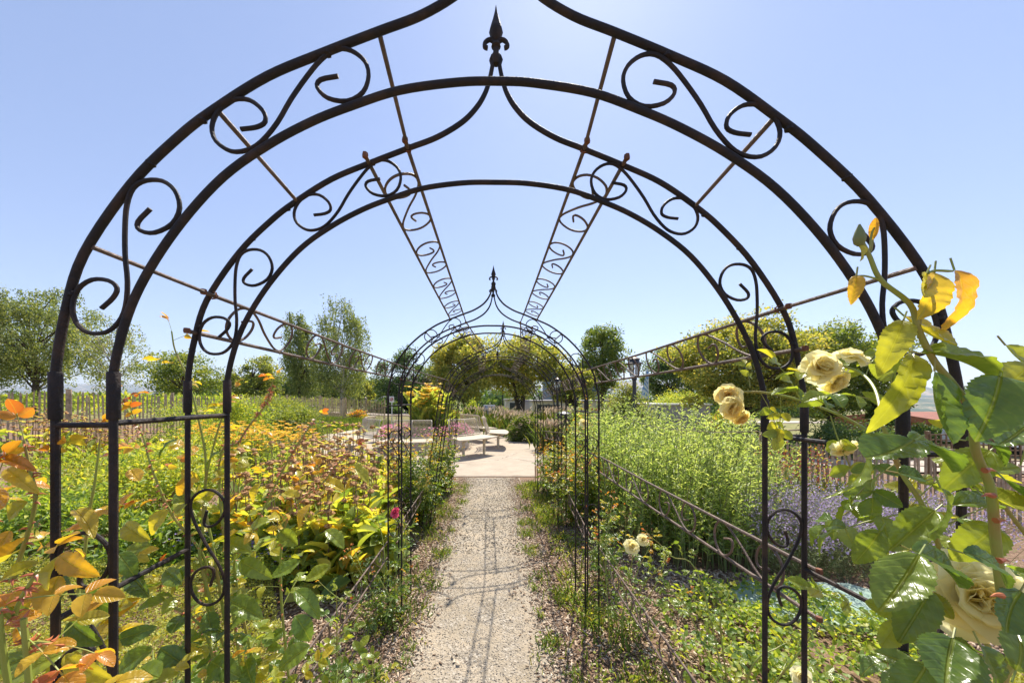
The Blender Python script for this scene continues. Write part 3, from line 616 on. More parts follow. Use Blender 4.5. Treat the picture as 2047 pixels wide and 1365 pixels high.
HL = [((1868, 545), (1858, 632), 78, .32, .80), ((1908, 540), (1948, 658), 82, .32, .90), ((1852, 547), (1826, 602), 46, .32, .62), ((1712, 552), (1706, 600), 30, .33, .90), ((1806, 640), (1775, 722), 56, .34, .60), ((1808, 632), (1886, 702), 74, .345, .76), ((1840, 706), (2032, 742), 60, .33, .40), ((1822, 706), (1806, 835), 62, .35, .58),
      ((1868, 742), (1862, 882), 98, .325, .18), ((1998, 752), (1972, 866), 104, .32, .22), ((2060, 730), (1985, 800), 88, .34, .58), ((1828, 880), (1728, 935), 104, .31, .14), ((1816, 878), (1925, 925), 92, .325, .24), ((1730, 898), (1716, 1015), 34, .34, .40), ((1838, 1108), (1762, 1232), 92, .31, .34), ((1822, 1100), (1945, 1160), 90, .33, .14),
      ((1925, 1105), (2060, 1150), 70, .32, .22), ((1905, 1275), (1880, 1390), 104, .31, .10), ((1960, 1290), (2010, 1390), 100, .32, .10), ((1880, 975), (1918, 1068), 84, .35, .34), ((1965, 985), (2070, 1045), 100, .35, .58), ((1795, 945), (1862, 958), 52, .36, .05), ((1930, 880), (2047, 895), 44, .36, .14), ((2055, 850), (1985, 905), 70, .38, .30),
      ((1870, 1020), (1790, 1090), 70, .38, .40), ((1760, 1060), (1720, 1120), 56, .42, .36), ((1745, 480), (1752, 440), 18, .33, .95), ((1716, 492), (1730, 520), 20, .33, .75), ((1980, 900), (1900, 960), 76, .38, .42), ((2010, 960), (2060, 1010), 66, .36, .16), ((1925, 830), (1870, 850), 40, .36, .62), ((1990, 1050), (1930, 1110), 80, .37, .50),
      ((2040, 1180), (1990, 1260), 80, .35, .18), ((1860, 1180), (1800, 1280), 70, .40, .30), ((2030, 1340), (2060, 1250), 80, .34, .30), ((2010, 690), (2070, 760), 60, .36, .55), ((1905, 1010), (2010, 1000), 56, .37, .30), ((1850, 1330), (1810, 1400), 80, .38, .20)]
lv = Leaves()
for i, (a, b_, wpx, d, var) in enumerate(HL):
    A_, B_ = P(a[0], a[1], d), P(b_[0], b_[1], d); ln = (B_-A_).length; B_ = P(b_[0], b_[1], d-(A_.z-B_.z)*rng.uniform(.1, .42)+rng.uniform(-.006, .006)); D = B_-A_; nn = Vector((rng.normal()*.3, -.5, .85+rng.normal()*.15))
    if i < 3: nn = Vector((.15, -1, .25)); var += .05
    if wpx < 45 and i > 3: nn = D.cross(Vector((0, 1, 0))).normalized()*.8+Vector((0, -.5, 0))
    lv.add(A_, D, nn, D.length*1.02, wpx/F*d*.86, var*.92+.07 if var < .7 else var*.93, T_HERO[(i*7) % 3]); st.tube([A_, A_-D.normalized()*.012], .0008, 5, False)
for (px, py, d, dx, dz, s, v) in ((1600, 800, .60, -.2, .6, .038, .42), (1640, 815, .58, .3, .5, .04, .36), (1560, 790, .61, .1, -.7, .034, .46), (1520, 785, .62, .3, -.5, .032, .5), (1690, 835, .56, -.4, .3, .045, .25), (1740, 860, .52, .2, .7, .042, .36), (1660, 830, .57, 0, -1, .045, .4), (1750, 800, .5, -.8, .2, .042, .33), (1730, 750, .54, .5, .5, .036, .38), (1700, 745, .55, -.6, .1, .034, .42), (1760, 880, .5, -.5, -.7, .042, .2), (1800, 920, .46, -.5, -.6, .04, .36), (1500, 775, .62, .2, .8, .026, .45), (1850, 1020, .43, -.8, -.2, .045, .3), (1900, 1130, .42, -.7, -.5, .045, .45), (1960, 1200, .44, .5, .2, .045, .3), (1850, 960, .46, .6, .2, .04, .5), (1980, 1100, .42, .6, -.4, .045, .25), (1940, 1240, .45, -.8, -.4, .05, .2), (2010, 1330, .42, -.5, .3, .05, .15), (1900, 900, .46, .5, -.3, .04, .4), (2000, 850, .42, .5, .4, .04, .35), (1790, 980, .48, -.7, -.5, .045, .25), (1740, 960, .52, .1, -.9, .04, .35), (2040, 930, .42, 0, .6, .04, .3), (1820, 1010, .5, .4, .6, .04, .4), (1980, 1010, .46, -.6, -.2, .045, .35), (1920, 1330, .5, -.9, .1, .045, .2), (1760, 1240, .55, -.5, .3, .04, .4), (1880, 1080, .5, .1, .8, .04, .5)):
    compound(lv, st, P(px, py, d), Vector((dx, rng.uniform(-.3, .4), dz)), s*.72, v+.12, rng, pairs=2)
st.build('canes', M['cane'], hero_root); lv.build('leaves', M['leaf_rose'], hero_root)
for (px, py) in ((1985, 990), (1968, 940), (1950, 865), (1996, 1120), (2003, 1190), (1925, 800), (1990, 1040)):
    p = P(px, py, .335); q = 1 if px % 2 else -1; MB().tube([p, p+Vector((-.006*q, 0, .001)), p+Vector((-.012*q, 0, -.001))], [.003, .0016, .0002], 6).build('thorn', M['thorn'], hero_root)
mb = MB(); mb.lathe([(.0015, 0), (.0042, .003), (.005, .008), (.0035, .014), (.0008, .021)], P(1718, 492, .33), 10); mb.build('bud', M['stem'], hero_root)
for i, (px, py, d, r, aim, vb) in enumerate(((1640, 735, .56, .030, (-.2, -1, .3), .1), (1700, 716, .57, .024, (.2, -.5, 1), 0), (1668, 762, .57, .024, (.2, -.8, -.5), .05), (1455, 790, .63, .022, (-.6, -1, .2), .35), (1462, 815, .62, .022, (.1, -1, -.3), .3), (1480, 835, .62, .016, (.3, -.7, -.8), .4), (1688, 895, .56, .018, (0, -.8, -.9), .1), (1950, 1195, .40, .047, (-.55, -1, .35), .05), (1985, 1225, .40, .036, (.4, -1, -.2), .25))):
    bloom(hero_root, P(px, py, d), aim, r, 'cream', 50+i, vb=vb)

def rose(label, base, tops, size, seed, step=.06, vb=.3, vt=.9, r=.0035, thorns=0, blooms=(), mat='leaf_rose', topstart=.72, start=.12, pairs=2, extra=()):
    rng = np.random.default_rng(seed); root = empty('rose_bush', g3(*base), label, 'rose bush', 'rose bushes'); lines = []
    for tp in tops:
        if isinstance(tp, tuple): tp = [Vector(tp)]
        b0 = g3(base[0]+rng.normal()*.04, base[1]+rng.normal()*.04); e = Vector(tp[-1]); mid = [Vector(q) for q in tp[:-1]]
        if not mid: mid = [b0.lerp(e, .5)+Vector((rng.normal()*.05, rng.normal()*.05, .04))]
        lines.append([b0]+mid+[e])
    lv = canes(root, lines, size, rng, r, step, vb, vt, start, thorns, pairs, mat, topstart)
    for i, (a, b_, wpx, d, var) in enumerate(extra):
        A_, B_ = P(a[0], a[1], d), P(b_[0], b_[1], d); B_ = P(b_[0], b_[1], d-(A_.z-B_.z)*rng.uniform(.2, .8)+rng.uniform(-.012, .012)); D = B_-A_; lv.add(A_, D, Vector((rng.normal()*.4, -.6, .8+rng.normal()*.25)), max(D.length, wpx/F*d/.95), wpx/F*d*.68, min(1, var+.05), T_HERO[i % 3])
    lv.build('leaves', M[mat], root)
    for i, (c, rr, mt) in enumerate(blooms): bloom(root, c, (rng.normal()*.4, -.7, .6), rr, mt, seed+i)
    return root
# left foreground roses (canes traced through the air beside the path)
rose('rose at the bottom left corner with orange young leaves in front of the leftmost post', (-.62, .55), [[P(0, 1300, .52), P(30, 1150, .52), P(70, 1010, .52), P(60, 940, .52), P(48, 880, .52)], [P(20, 1390, .42), P(30, 1230, .42), P(75, 1140, .42)], [P(60, 1390, .42), P(60, 1290, .42), P(130, 1290, .42)], [P(-60, 1200, .5), P(-20, 1050, .5), P(-5, 960, .5)]], .042, 21, step=.085, vb=.5, vt=.9, thorns=30, topstart=.45, start=.3, extra=[((124,1108),(86,1166),62,.48,.66),((120,1108),(168,1150),56,.47,.8),((118,1150),(92,1218),62,.48,.77),((78,1124),(8,1150),46,.48,.6),((88,1176),(34,1196),42,.49,.74),((128,1150),(108,1222),64,.5,.1),((126,1306),(28,1350),74,.45,.5),((130,1308),(200,1366),50,.45,.66),((62,1310),(-8,1338),52,.46,.34),((5,918),(62,932),36,.5,.88),((14,936),(54,968),42,.5,.72),((0,972),(46,1004),42,.5,.82),((56,1002),(8,1038),50,.5,.6),((96,1030),(60,1060),40,.5,.14),((30,1255),(66,1280),40,.5,.84),((150,1020),(190,1060),46,.52,.72),((0,1190),(40,1230),50,.5,.3),((20,1060),(-10,1110),44,.5,.8),((140,1240),(190,1290),56,.52,.2),((170,1180),(215,1225),50,.55,.14)])
rose('slim rose cane rising between the two left posts of the nearest arch, bronze leaves', (-.72, .75), [[P(170, 1280, .68), P(172, 1080, .68), P(190, 960, .68), P(200, 880, .68)], [P(230, 1320, .66), P(160, 1200, .66), P(165, 1150, .66)]], .040, 22, step=.085, vb=.4, vt=.86, topstart=.5)
rose('red-stemmed rose cane leaning left of the second arch, orange leaves at its tip', (-.66, .95), [[P(420, 1250, .9), P(410, 1120, .88), P(345, 1030, .86), P(305, 940, .85), P(285, 870, .85), P(258, 825, .85), P(243, 795, .85)], [P(430, 1330, .86), P(330, 1200, .85), P(320, 1150, .85)]], .034, 23, step=.075, vb=.55, vt=.95, thorns=70, topstart=.5, start=.2, extra=[((250,1048),(288,1078),50,.7,.62),((235,1106),(264,1140),52,.65,.2),((253,1143),(315,1198),46,.68,.16),((355,983),(392,1014),50,.85,.38),((343,1266),(370,1218),52,.8,.15),((415,1222),(422,1264),46,.85,.18),((306,1296),(248,1332),62,.65,.3),((235,1278),(288,1262),50,.66,.14),((280,1333),(320,1366),62,.62,.32),((492,1318),(500,1366),52,.85,.2),((355,880),(303,902),30,.8,.1),((262,938),(280,968),38,.8,.77),((385,953),(360,982),38,.85,.8),((336,1018),(300,1052),46,.82,.66),((400,960),(372,940),36,.84,.72),((268,985),(240,1010),38,.78,.8),((440,905),(400,925),34,.86,.3),((330,1140),(372,1170),46,.8,.34),((450,1080),(500,1100),44,.86,.44),((380,1130),(350,1160),44,.8,.2),((300,1090),(262,1100),40,.7,.4),((460,1200),(520,1230),56,.85,.34),((420,1320),(470,1350),60,.8,.28),((370,1330),(330,1300),56,.75,.18)])
rose('tallest rose cane on the left, standing above the horizon by the second arch', (-.62, 1.0), [[P(420, 1200, .88), P(405, 1060, .88), P(412, 930, .88), P(395, 830, .87), P(372, 750, .86), P(350, 700, .86), P(343, 662, .86)], [P(440, 1180, .9), P(410, 1000, .9), P(430, 880, .9), P(460, 790, .9)]], .034, 24, step=.07, vb=.34, vt=.85, topstart=.6)
rose('thick thorny rose cane leaning right in front of the phlomis, yellow leaves', (-.55, 1.0), [[P(475, 1180, .95), P(500, 1080, .95), P(560, 950, .96), P(600, 880, .96), P(630, 840, .97)], [P(440, 1000, .95), P(480, 880, .95), P(530, 810, .95), P(545, 765, .95)], [P(560, 1120, .97), P(650, 960, .98), P(700, 900, 1.0)]], .032, 25, step=.07, vb=.5, vt=.92, thorns=80, topstart=.6, extra=[((520,966),(500,1002),34,.95,.7),((622,1008),(586,1044),42,.95,.76),((566,985),(600,1000),36,.95,.66),((700,930),(740,960),40,1,.6),((540,1040),(500,1050),42,.94,.5),((560,1060),(600,1090),44,.95,.4),((640,960),(690,975),38,1,.72),((480,1120),(530,1150),50,.9,.36),((600,1120),(560,1150),48,.95,.3),((650,1060),(690,1090),42,1,.42),((590,1180),(640,1220),50,.95,.28),((520,1210),(480,1250),54,.9,.34),((620,1290),(560,1330),60,.85,.34),((590,1230),(620,1275),54,.9,.22),((660,1130),(620,1160),44,1,.5)])
rose('low green rose bush at the foot of the left posts of the second arch', (-.66, 1.18), [(-.75, 1.1, .55), (-.5, 1.15, .62), (-.6, 1.3, .7), (-.86, 1.2, .6), (-.42, 1.3, .42), (-.95, 1.0, .5), (-.55, 1.0, .4), (-.70, 1.35, .5), (-.36, 1.12, .30)], .037, 26, step=.036, vb=.36, vt=.62, topstart=.85)
rose('green rose bush between the nearest arch and the stonecrop mat on the left', (-.80, .85), [(-.95, .8, .8), (-.7, .8, .75), (-.86, 1.0, .85), (-1.1, .9, .7), (-.6, .7, .55), (-.9, .7, .5), (-1.15, 1.05, .6), (-.62, .9, .62), (-1.3, 1.3, .5), (-1.0, 1.2, .65), (-.8, 1.15, .45)], .042, 27, step=.045, vb=.4, vt=.75, topstart=.8)
# roses along the tunnel
rose('low rose with red young shoots at the left foot of the second pair of arches', (-.72, 2.25), [(-.9, 2.1, .5), (-.62, 2.3, .6), (-.75, 2.5, .75), (-.55, 2.2, .35), (-.95, 2.3, .45), (-.8, 1.95, .3), (-1.1, 2.1, .35), (-.6, 2.6, .55), (-.9, 2.6, .6), (-.7, 2.0, .45)], .026, 31, step=.038, vb=.28, vt=.98, blooms=[(P(790, 1024, 2.2), .035, 'rosepink')], topstart=.82, mat='leaf_rose')
rose('low rose with one cream bloom on the right beside the second pair of arches', (.78, 2.1), [(.95, 1.9, .55), (.65, 2.1, .6), (.8, 2.3, .8), (1.0, 2.2, .5), (.72, 2.4, .65), (1.05, 1.85, .42), (.85, 2.0, .7), [Vector((1.0, 2.0, .5)), P(1290, 1060, 1.75)]], .026, 32, step=.045, vb=.35, vt=.98, blooms=[(P(1262, 1092, 1.75), .038, 'cream'), (P(1285, 1078, 1.78), .03, 'cream')], topstart=.75)
rose('arching rose shoots low in the right bed with a yellow bud near the bottom edge', (.95, 1.35), [[P(1400, 1160, 1.5), P(1340, 1110, 1.5)], [P(1440, 1250, 1.35), P(1460, 1180, 1.35)], [P(1600, 1300, 1.2), P(1660, 1200, 1.2)], [P(1500, 1340, 1.15), P(1560, 1290, 1.15)], [P(1380, 1230, 1.5), P(1330, 1170, 1.5)]], .028, 33, step=.05, vb=.35, vt=.6, blooms=[(P(1602, 1352, 1.05), .028, 'cream')], topstart=.8)
rng = np.random.default_rng(4)
def climber(label, x, y, sx, sy, h, n, seed, vb, vt, size=.026, blooms=(), step=.04):
    r_ = np.random.default_rng(seed); tops = []
    for i in range(n):
        a = r_.uniform(0, 6.28); q = r_.uniform(.3, 1); tops.append((x+math.cos(a)*sx*q, y+math.sin(a)*sy*q, h*(1.05-.5*q)*r_.uniform(.75, 1.1)))
    return rose(label, (x, y), tops, size, seed, step=step, vb=vb, vt=vt, topstart=.8, r=.003, blooms=blooms, pairs=2)
climber('dense green climbing rose on the left posts of the third arch', -.88, 4.0, .42, .55, 1.15, 44, 41, .32, .85, .036)
climber('leafy climbing rose on the left behind the third arch, near the plaza', -.78, 5.2, .34, .55, 1.1, 32, 42, .34, .85, .038)
climber('climbing rose with orange-red young leaves on the right posts of the third arch', .98, 3.9, .38, .55, 1.0, 40, 43, .42, .97, .035, blooms=[((.92, 3.5, 1.2), .05, 'cream')])
climber('rose with coppery leaves on the right near the farthest arch', .9, 5.2, .34, .55, .9, 30, 44, .42, .97, .038)
climber('rose with golden leaves climbing high on the right between third and farthest arch', 1.25, 4.7, .3, .3, 1.55, 14, 45, .5, .9, .034)
climber('young rose with red tips on the right in front of the second arch foot', .88, 2.75, .25, .3, .8, 12, 46, .3, .97, .026)

# ------------------------------------------------------------------ left bed
def phlomis(label, poly, n, seed, h=.95, nb=900):
    rng = np.random.default_rng(seed); p = scatter(rng, n, poly); c = p.mean(0); root = empty('phlomis_clump', g3(*c), label, 'phlomis', 'phlomis clumps in the left bed')
    mb = MB(); heads = []; lv = Leaves()
    for (x, y) in p:
        hh = h*rng.uniform(.75, 1.12); a = g3(x, y); b = a+Vector((rng.normal()*.06, rng.normal()*.06, hh)); mb.tube([a, a.lerp(b, .5)+Vector((rng.normal()*.01, 0, 0)), b], [.005, .004, .003], 5)
        for t in ((1, .78, .58) if rng.random() > .4 else (1, .8)):
            q = a.lerp(b, t); heads.append((q, rng.uniform(.8, 1.15)*(1.1-.15*(1-t))))
            for k in range(2): an = rng.uniform(0, 6.28); lv.add(q-Vector((0, 0, .008)), (math.cos(an), math.sin(an), .1), (0, 0, 1), .085*rng.uniform(.6, 1.2), .03, np.clip(rng.normal(.7, .18), 0, 1), T_LONG)
    mb.build('stems', M['drystem'], root); heads.sort(key=lambda h_: h_[0].y); protos = []
    for pi in range(4):
        sd = MB(); sd.var = []; r0 = .027; sd.lathe([(.3*r0, -.45*r0), (r0*.8, -.35*r0), (r0*1.1, -.1*r0), (r0*.95, .25*r0), (r0*.6, .5*r0), (.2*r0, .6*r0)], (0, 0, 0), 11)
        for k in range(len(sd.v)): sd.v[k] = sd.v[k]+Vector(rng.normal(size=3))*.0032; sd.var.append(rng.random())
        me = bpy.data.meshes.new('seed_head'); me.from_pydata([tuple(v) for v in sd.v], [], sd.f); at = me.attributes.new('var', 'FLOAT', 'POINT'); at.data.foreach_set('value', np.array(sd.var, 'f')); me.materials.append(M['seed']); protos.append(me)
    for hi, (q, sc_) in enumerate(heads[:100]):
        o = bpy.data.objects.new('seed_head', protos[hi % 4]); COL.objects.link(o); o.parent = root; o.location = q-root.location; o.scale = (sc_, sc_, sc_); o.rotation_euler = (rng.normal()*.2, rng.normal()*.2, rng.uniform(0, 6))
    if len(heads) > 100:
        sd = MB(); sd.var = []
        for q, sc_ in heads[100:]:
            r0 = .027*sc_; v0 = len(sd.v); sd.lathe([(.3*r0, -.45*r0), (r0*1.05, -.15*r0), (r0*.8, .35*r0), (.3*r0, .6*r0)], q, 8); sd.var += list(rng.random(len(sd.v)-v0))
        tag(sd.build('seed_heads', M['seed'], root), kind='stuff')
    q = scatter(rng, nb, poly); a = rng.uniform(0, 6.28, nb); el = rng.uniform(.3, 2.2, nb)
    lv.add(np.c_[q, ZT(q[:, 0], q[:, 1])+rng.uniform(.02, .5, nb)*h], np.c_[np.cos(a), np.sin(a), el], np.c_[-np.cos(a), -np.sin(a), np.full(nb, 1.)]+rng.normal(size=(nb, 3))*.3, rng.uniform(.13, .26, nb), rng.uniform(.055, .10, nb), np.clip(rng.normal(.48, .25, nb), 0, 1), T_ROSE)
    lv.build('leaves', M['leaf_phlomis'], root); return root
phlomis('phlomis clump nearest the path, brown seed-head whorls over yellowing leaves', [(-1.0, 2.6), (-1.6, 2.5), (-1.75, 3.6), (-1.15, 4.0)], 60, 61, .86, 900)
phlomis('phlomis clump in the middle of the left bed, many brown ball whorls', [(-1.75, 2.7), (-2.5, 3.0), (-2.5, 4.3), (-1.6, 3.9)], 80, 62, .9, 900)
phlomis('phlomis clump at the back of the left bed near the plaza', [(-1.3, 4.2), (-2.8, 4.5), (-3.0, 5.4), (-1.3, 5.4)], 80, 63, .98, 700)
o = phlomis('dry brown phlomis standing against the left picket fence', [(-8.2, 6.4), (-9.6, 6.2), (-9.2, 7.6), (-7.2, 7.6)], 90, 64, .85, 260)
hp = bush('hosta', 'broad-leaved plant with big yellowing leaves at the foot of the phlomis by the path', 'hosta', -.98, 2.75, .28, .4, .42, 150, .2, .11, 'leaf_phlomis', 65, vmean=.4, vsd=.25, stems=0, tmpl=T_ROSE, M_=10)
cover('stonecrop_mat', 'bright yellow-green stonecrop mat spreading low across the left foreground', 'stonecrop', [(-.8, 1.0), (-3.2, 1.0), (-4.2, 2.6), (-1.7, 2.6), (-1.1, 1.8)], 60000, .22, .02, .009, 'leaf_sedum', 66, tmpl=T_DIA, vm=.5, vs=.22, lump=2.2)
cover('groundcover', 'loose pale green groundcover dotted with purple flowers in the middle of the left bed', 'groundcover', [(-1.3, 2.4), (-2.9, 2.7), (-3.4, 4.6), (-2.2, 4.6), (-1.9, 3.2)], 22000, .28, .03, .014, 'leaf_cover', 67, tmpl=T_DIA, fl=('purplefl', 500, .014, .27), vm=.55)
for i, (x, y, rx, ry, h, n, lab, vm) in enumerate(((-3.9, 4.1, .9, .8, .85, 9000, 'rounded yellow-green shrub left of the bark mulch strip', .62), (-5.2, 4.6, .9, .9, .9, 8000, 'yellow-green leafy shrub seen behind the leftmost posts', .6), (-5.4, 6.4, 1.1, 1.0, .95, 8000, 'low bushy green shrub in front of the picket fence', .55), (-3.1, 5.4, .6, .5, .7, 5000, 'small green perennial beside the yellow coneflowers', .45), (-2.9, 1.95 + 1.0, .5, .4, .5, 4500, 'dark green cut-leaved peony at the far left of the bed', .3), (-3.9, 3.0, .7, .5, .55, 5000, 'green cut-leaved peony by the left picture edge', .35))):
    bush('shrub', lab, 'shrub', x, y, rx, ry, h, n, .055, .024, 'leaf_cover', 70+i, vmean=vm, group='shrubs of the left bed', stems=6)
def coneflowers(root, rng, B, T, hh):
    lf = Leaves(); flower_heads(lf, rng, T, .055, 9, T_DIA); lf.build('flowers', M['yellowfl'], root)
upright('coneflower_clump', 'golden yellow coneflowers massed behind the phlomis on the left', 'coneflowers', scatter(np.random.default_rng(7), 480, [(-5.9, 6.3), (-3.3, 5.7), (-3.3, 6.6), (-5.6, 8.2), (-6.6, 7.6)]), .75, 9, .09, .028, 'leaf_cover', 80, lean=.1, fl=coneflowers)
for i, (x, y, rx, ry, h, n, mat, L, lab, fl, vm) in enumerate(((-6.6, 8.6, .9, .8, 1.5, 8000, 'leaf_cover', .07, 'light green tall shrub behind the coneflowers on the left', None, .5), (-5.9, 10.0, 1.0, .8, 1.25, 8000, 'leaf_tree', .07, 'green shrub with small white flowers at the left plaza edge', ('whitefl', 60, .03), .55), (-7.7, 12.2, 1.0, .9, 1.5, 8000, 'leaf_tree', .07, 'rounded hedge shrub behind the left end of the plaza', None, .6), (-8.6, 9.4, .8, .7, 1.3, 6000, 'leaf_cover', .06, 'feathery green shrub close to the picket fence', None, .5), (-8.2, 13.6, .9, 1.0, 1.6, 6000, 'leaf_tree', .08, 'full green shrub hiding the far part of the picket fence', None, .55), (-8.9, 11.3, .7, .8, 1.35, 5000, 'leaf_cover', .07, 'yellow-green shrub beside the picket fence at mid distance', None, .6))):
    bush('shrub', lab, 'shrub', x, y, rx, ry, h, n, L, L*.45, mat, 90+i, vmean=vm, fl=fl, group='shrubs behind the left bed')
# ------------------------------------------------------------------ right bed
R1 = [([(1.05, 3.3), (1.55, 2.9), (2.0, 3.6), (1.6, 4.6), (1.1, 4.4)], 'tall light green aster clump nearest the right side of the tunnel'), ([(1.6, 2.9), (2.4, 2.95), (2.6, 4.0), (2.0, 4.3)], 'tall light green aster clump in the middle of the right bed'), ([(2.3, 3.3), (3.0, 3.5), (3.4, 4.8), (2.2, 4.8)], 'tall light green aster clump at the right end, before the red spikes'), ([(1.2, 4.7), (2.9, 4.9), (3.0, 6.2), (1.4, 6.2)], 'rear bank of tall light green asters in front of the street lamp')]
for i, (poly, lab) in enumerate(R1):
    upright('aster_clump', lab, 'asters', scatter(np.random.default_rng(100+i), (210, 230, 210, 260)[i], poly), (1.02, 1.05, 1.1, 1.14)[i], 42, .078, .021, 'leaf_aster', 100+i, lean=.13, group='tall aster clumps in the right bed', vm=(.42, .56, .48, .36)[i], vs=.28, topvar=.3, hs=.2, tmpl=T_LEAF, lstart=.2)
cover('cranesbill', 'low bright green cranesbill leaves carpeting the right foreground bed', 'cranesbill', [(.85, 1.35), (1.1, 2.3), (2.0, 2.75), (3.0, 2.55), (2.3, 1.7), (1.9, 1.2), (1.3, 1.0)], 16000, .2, .036, .026, 'leaf_cover', 110, vm=.45, vs=.22, lump=1.6, lpatch=.95)
cover('groundcover', 'yellow-green creeping groundcover at the bottom right corner under the big rose', 'groundcover', [(1.2, .9), (2.2, 1.6), (2.9, 1.9), (2.6, 1.2), (1.6, .8)], 16000, .2, .02, .012, 'leaf_sedum', 111, vm=.6, tmpl=T_DIA, lump=2)
def lavender(label, poly, n, seed, h=.55):
    rng = np.random.default_rng(seed); p = scatter(rng, n, poly)
    def fl(root, rng, B, T, hh):
        lf = Leaves()
        for t in np.linspace(.52, 1.0, 15):
            q = B*(1-t)+T*t+rng.normal(size=B.shape)*.006; lf.add(q, rdir(rng, len(q), .5), rdir(rng, len(q)), .022*(1.25-.4*t), .013, rng.random(len(q)), T_DIA)
        lf.build('flowers', M['lav'], root)
    upright('lavender', label, 'lavender', p, h, 16, .04, .007, 'leaf_silver', seed, lean=.42, fl=fl, r=.0018, lstart=.05, vm=.5, group='lavender bushes', hs=.15)
lavender('lilac lavender bush directly left of the right outer post of the second arch', [(2.35, 2.95), (3.1, 2.9), (3.3, 3.7), (2.6, 3.8)], 420, 120, .62)
lavender('lilac lavender bush between the right posts, in front of the fence', [(3.1, 2.95), (3.9, 3.1), (4.1, 3.9), (3.3, 3.9)], 420, 121, .62)
lavender('lilac lavender patch at the far right behind the big rose', [(3.9, 3.0), (5.1, 3.4), (5.2, 4.3), (4.1, 4.0)], 360, 122, .6)
def spikes(root, rng, B, T, hh):
    lf = Leaves()
    for t in np.linspace(.62, 1.0, 16): q = B*(1-t)+T*t; lf.add(q+rng.normal(size=B.shape)*.004, rdir(rng, len(q), .4), rdir(rng, len(q)), .026*(1.4-.9*t), .016, rng.random(len(q)), T_DIA)
    lf.build('flowers', M['redfl'], root)
upright('persicaria', 'red flower spikes in front of the right picket fence', 'persicaria', scatter(np.random.default_rng(9), 130, [(3.4, 4.4), (4.6, 4.3), (4.6, 5.2), (3.4, 5.4)]), .95, 10, .08, .03, 'leaf_small', 130, lean=.07, fl=spikes, vm=.6)
cover('groundcover', 'orange and yellow low flowers at the foot of the red spikes on the right', 'groundcover', [(3.3, 3.9), (4.6, 3.9), (4.8, 4.7), (3.4, 4.7)], 6000, .35, .04, .018, 'leaf_small', 131, vm=.75, vs=.15, fl=('yellowfl', 160, .03, .36))
rng = np.random.default_rng(140); lv = Leaves(); blades(rng, scatter(rng, 1300, [(4.3, 4.2), (5.6, 4.4), (5.8, 5.2), (4.4, 5.2)]), .5, .014, lv, .65, .2, .5); tag(lv.build('ornamental_grass', M['grass']), 'yellow-green grass tuft between the lavender and the right fence', 'grass', kind='stuff')
mb = MB(); pts = [(1.62, 2.72), (1.72, 2.48), (2.1, 2.34), (2.75, 2.38), (2.9, 2.62), (2.7, 2.86), (1.9, 2.9)]
mb.poly(pts, -.02, .045); o = mb.build('ground_cover_lid', M['greenboard'], smooth=False, bevel=.012); o.location = (.15, -.1, zt(2.2, 2.6)+.01); tag(o, 'pale green plastic lid lying flat on the mulch in the right bed', 'lid')

# ------------------------------------------------------------------ mulch, gravel, weeds
rng = np.random.default_rng(200)
def chips(name, label, cat, poly, n, L, Wd, mats, seed, hmax=.015, flat=6, decay=True):
    rng = np.random.default_rng(seed); p = scatter(rng, n, poly); lv = Leaves(); d = rdir(rng, n)*[1, 1, .25]; nn = rdir(rng, n, flat)
    lv.add(np.c_[p, ZT(p[:, 0], p[:, 1])+rng.uniform(.006, hmax, n)], d, nn, L*rng.uniform(.4, 1.5, n), Wd*rng.uniform(.5, 1.4, n), rng.random(n), CHIP); o = lv.build(name, M[mats], smooth=False); return tag(o, label, cat, kind='stuff')
CHIP = (np.array([(-.5, -.35, 0), (.45, -.5, 0), (.5, .4, 0), (-.4, .5, 0), (-.5, -.35, -.12), (.45, -.5, -.12), (.5, .4, -.12), (-.4, .5, -.12)], 'f'), [(0, 1, 2, 3), (0, 4, 5, 1), (1, 5, 6, 2), (2, 6, 7, 3), (3, 7, 4, 0)])
M['chip'] = leafmat('bark_chip', G((0, (.13, .08, .05)), (.4, (.31, .21, .14)), (.8, (.50, .38, .27)), (1, (.66, .56, .44))), .03, .85, tint=(1, 1, 1), tgain=1, spec=.2)
M['stone'] = leafmat('gravel_stone', G((0, (.16, .135, .11)), (.3, (.29, .245, .19)), (.85, (.40, .345, .27)), (1, (.58, .53, .46))), .0, .8, tint=(1, 1, 1), tgain=1, spec=.3)
chips('bark_mulch', 'bark chips beside the left edge of the path', 'bark mulch', [(-.48, .9), (-1.9, .9), (-1.5, 3), (-1.2, 6), (-.5, 6)], 16000, .026, .008, 'chip', 201, .02)
chips('bark_mulch', 'bark chips beside the right edge of the path', 'bark mulch', [(.34, .9), (2.0, .9), (1.6, 3), (1.2, 6), (.34, 6)], 16000, .026, .008, 'chip', 202, .02)
chips('bark_mulch', 'bark chips around the green lid in the right bed', 'bark mulch', [(1.3, 2.3), (3.6, 2.0), (4.2, 2.9), (1.4, 3.0)], 7000, .036, .012, 'chip', 203, .03)
chips('bark_mulch', 'sunny strip of bark chips crossing the left bed', 'bark mulch', [(-1.9, 2.6), (-2.6, 2.6), (-3.3, 4.2), (-4.2, 5.6), (-3.2, 5.4), (-2.4, 4.0)], 7000, .045, .014, 'chip', 204, .03)
chips('gravel', 'loose stones scattered over the gravel path', 'gravel', [(-.62, .9), (.44, .9), (.42, 3.2), (-.62, 3.2)], 11000, .0075, .0055, 'stone', 205, .008, 5)
chips('gravel', 'loose stones on the far half of the gravel path', 'gravel', [(-.62, 3.2), (.42, 3.2), (.40, 6.2), (-.58, 6.2)], 7000, .013, .010, 'stone', 206, .012, 3)
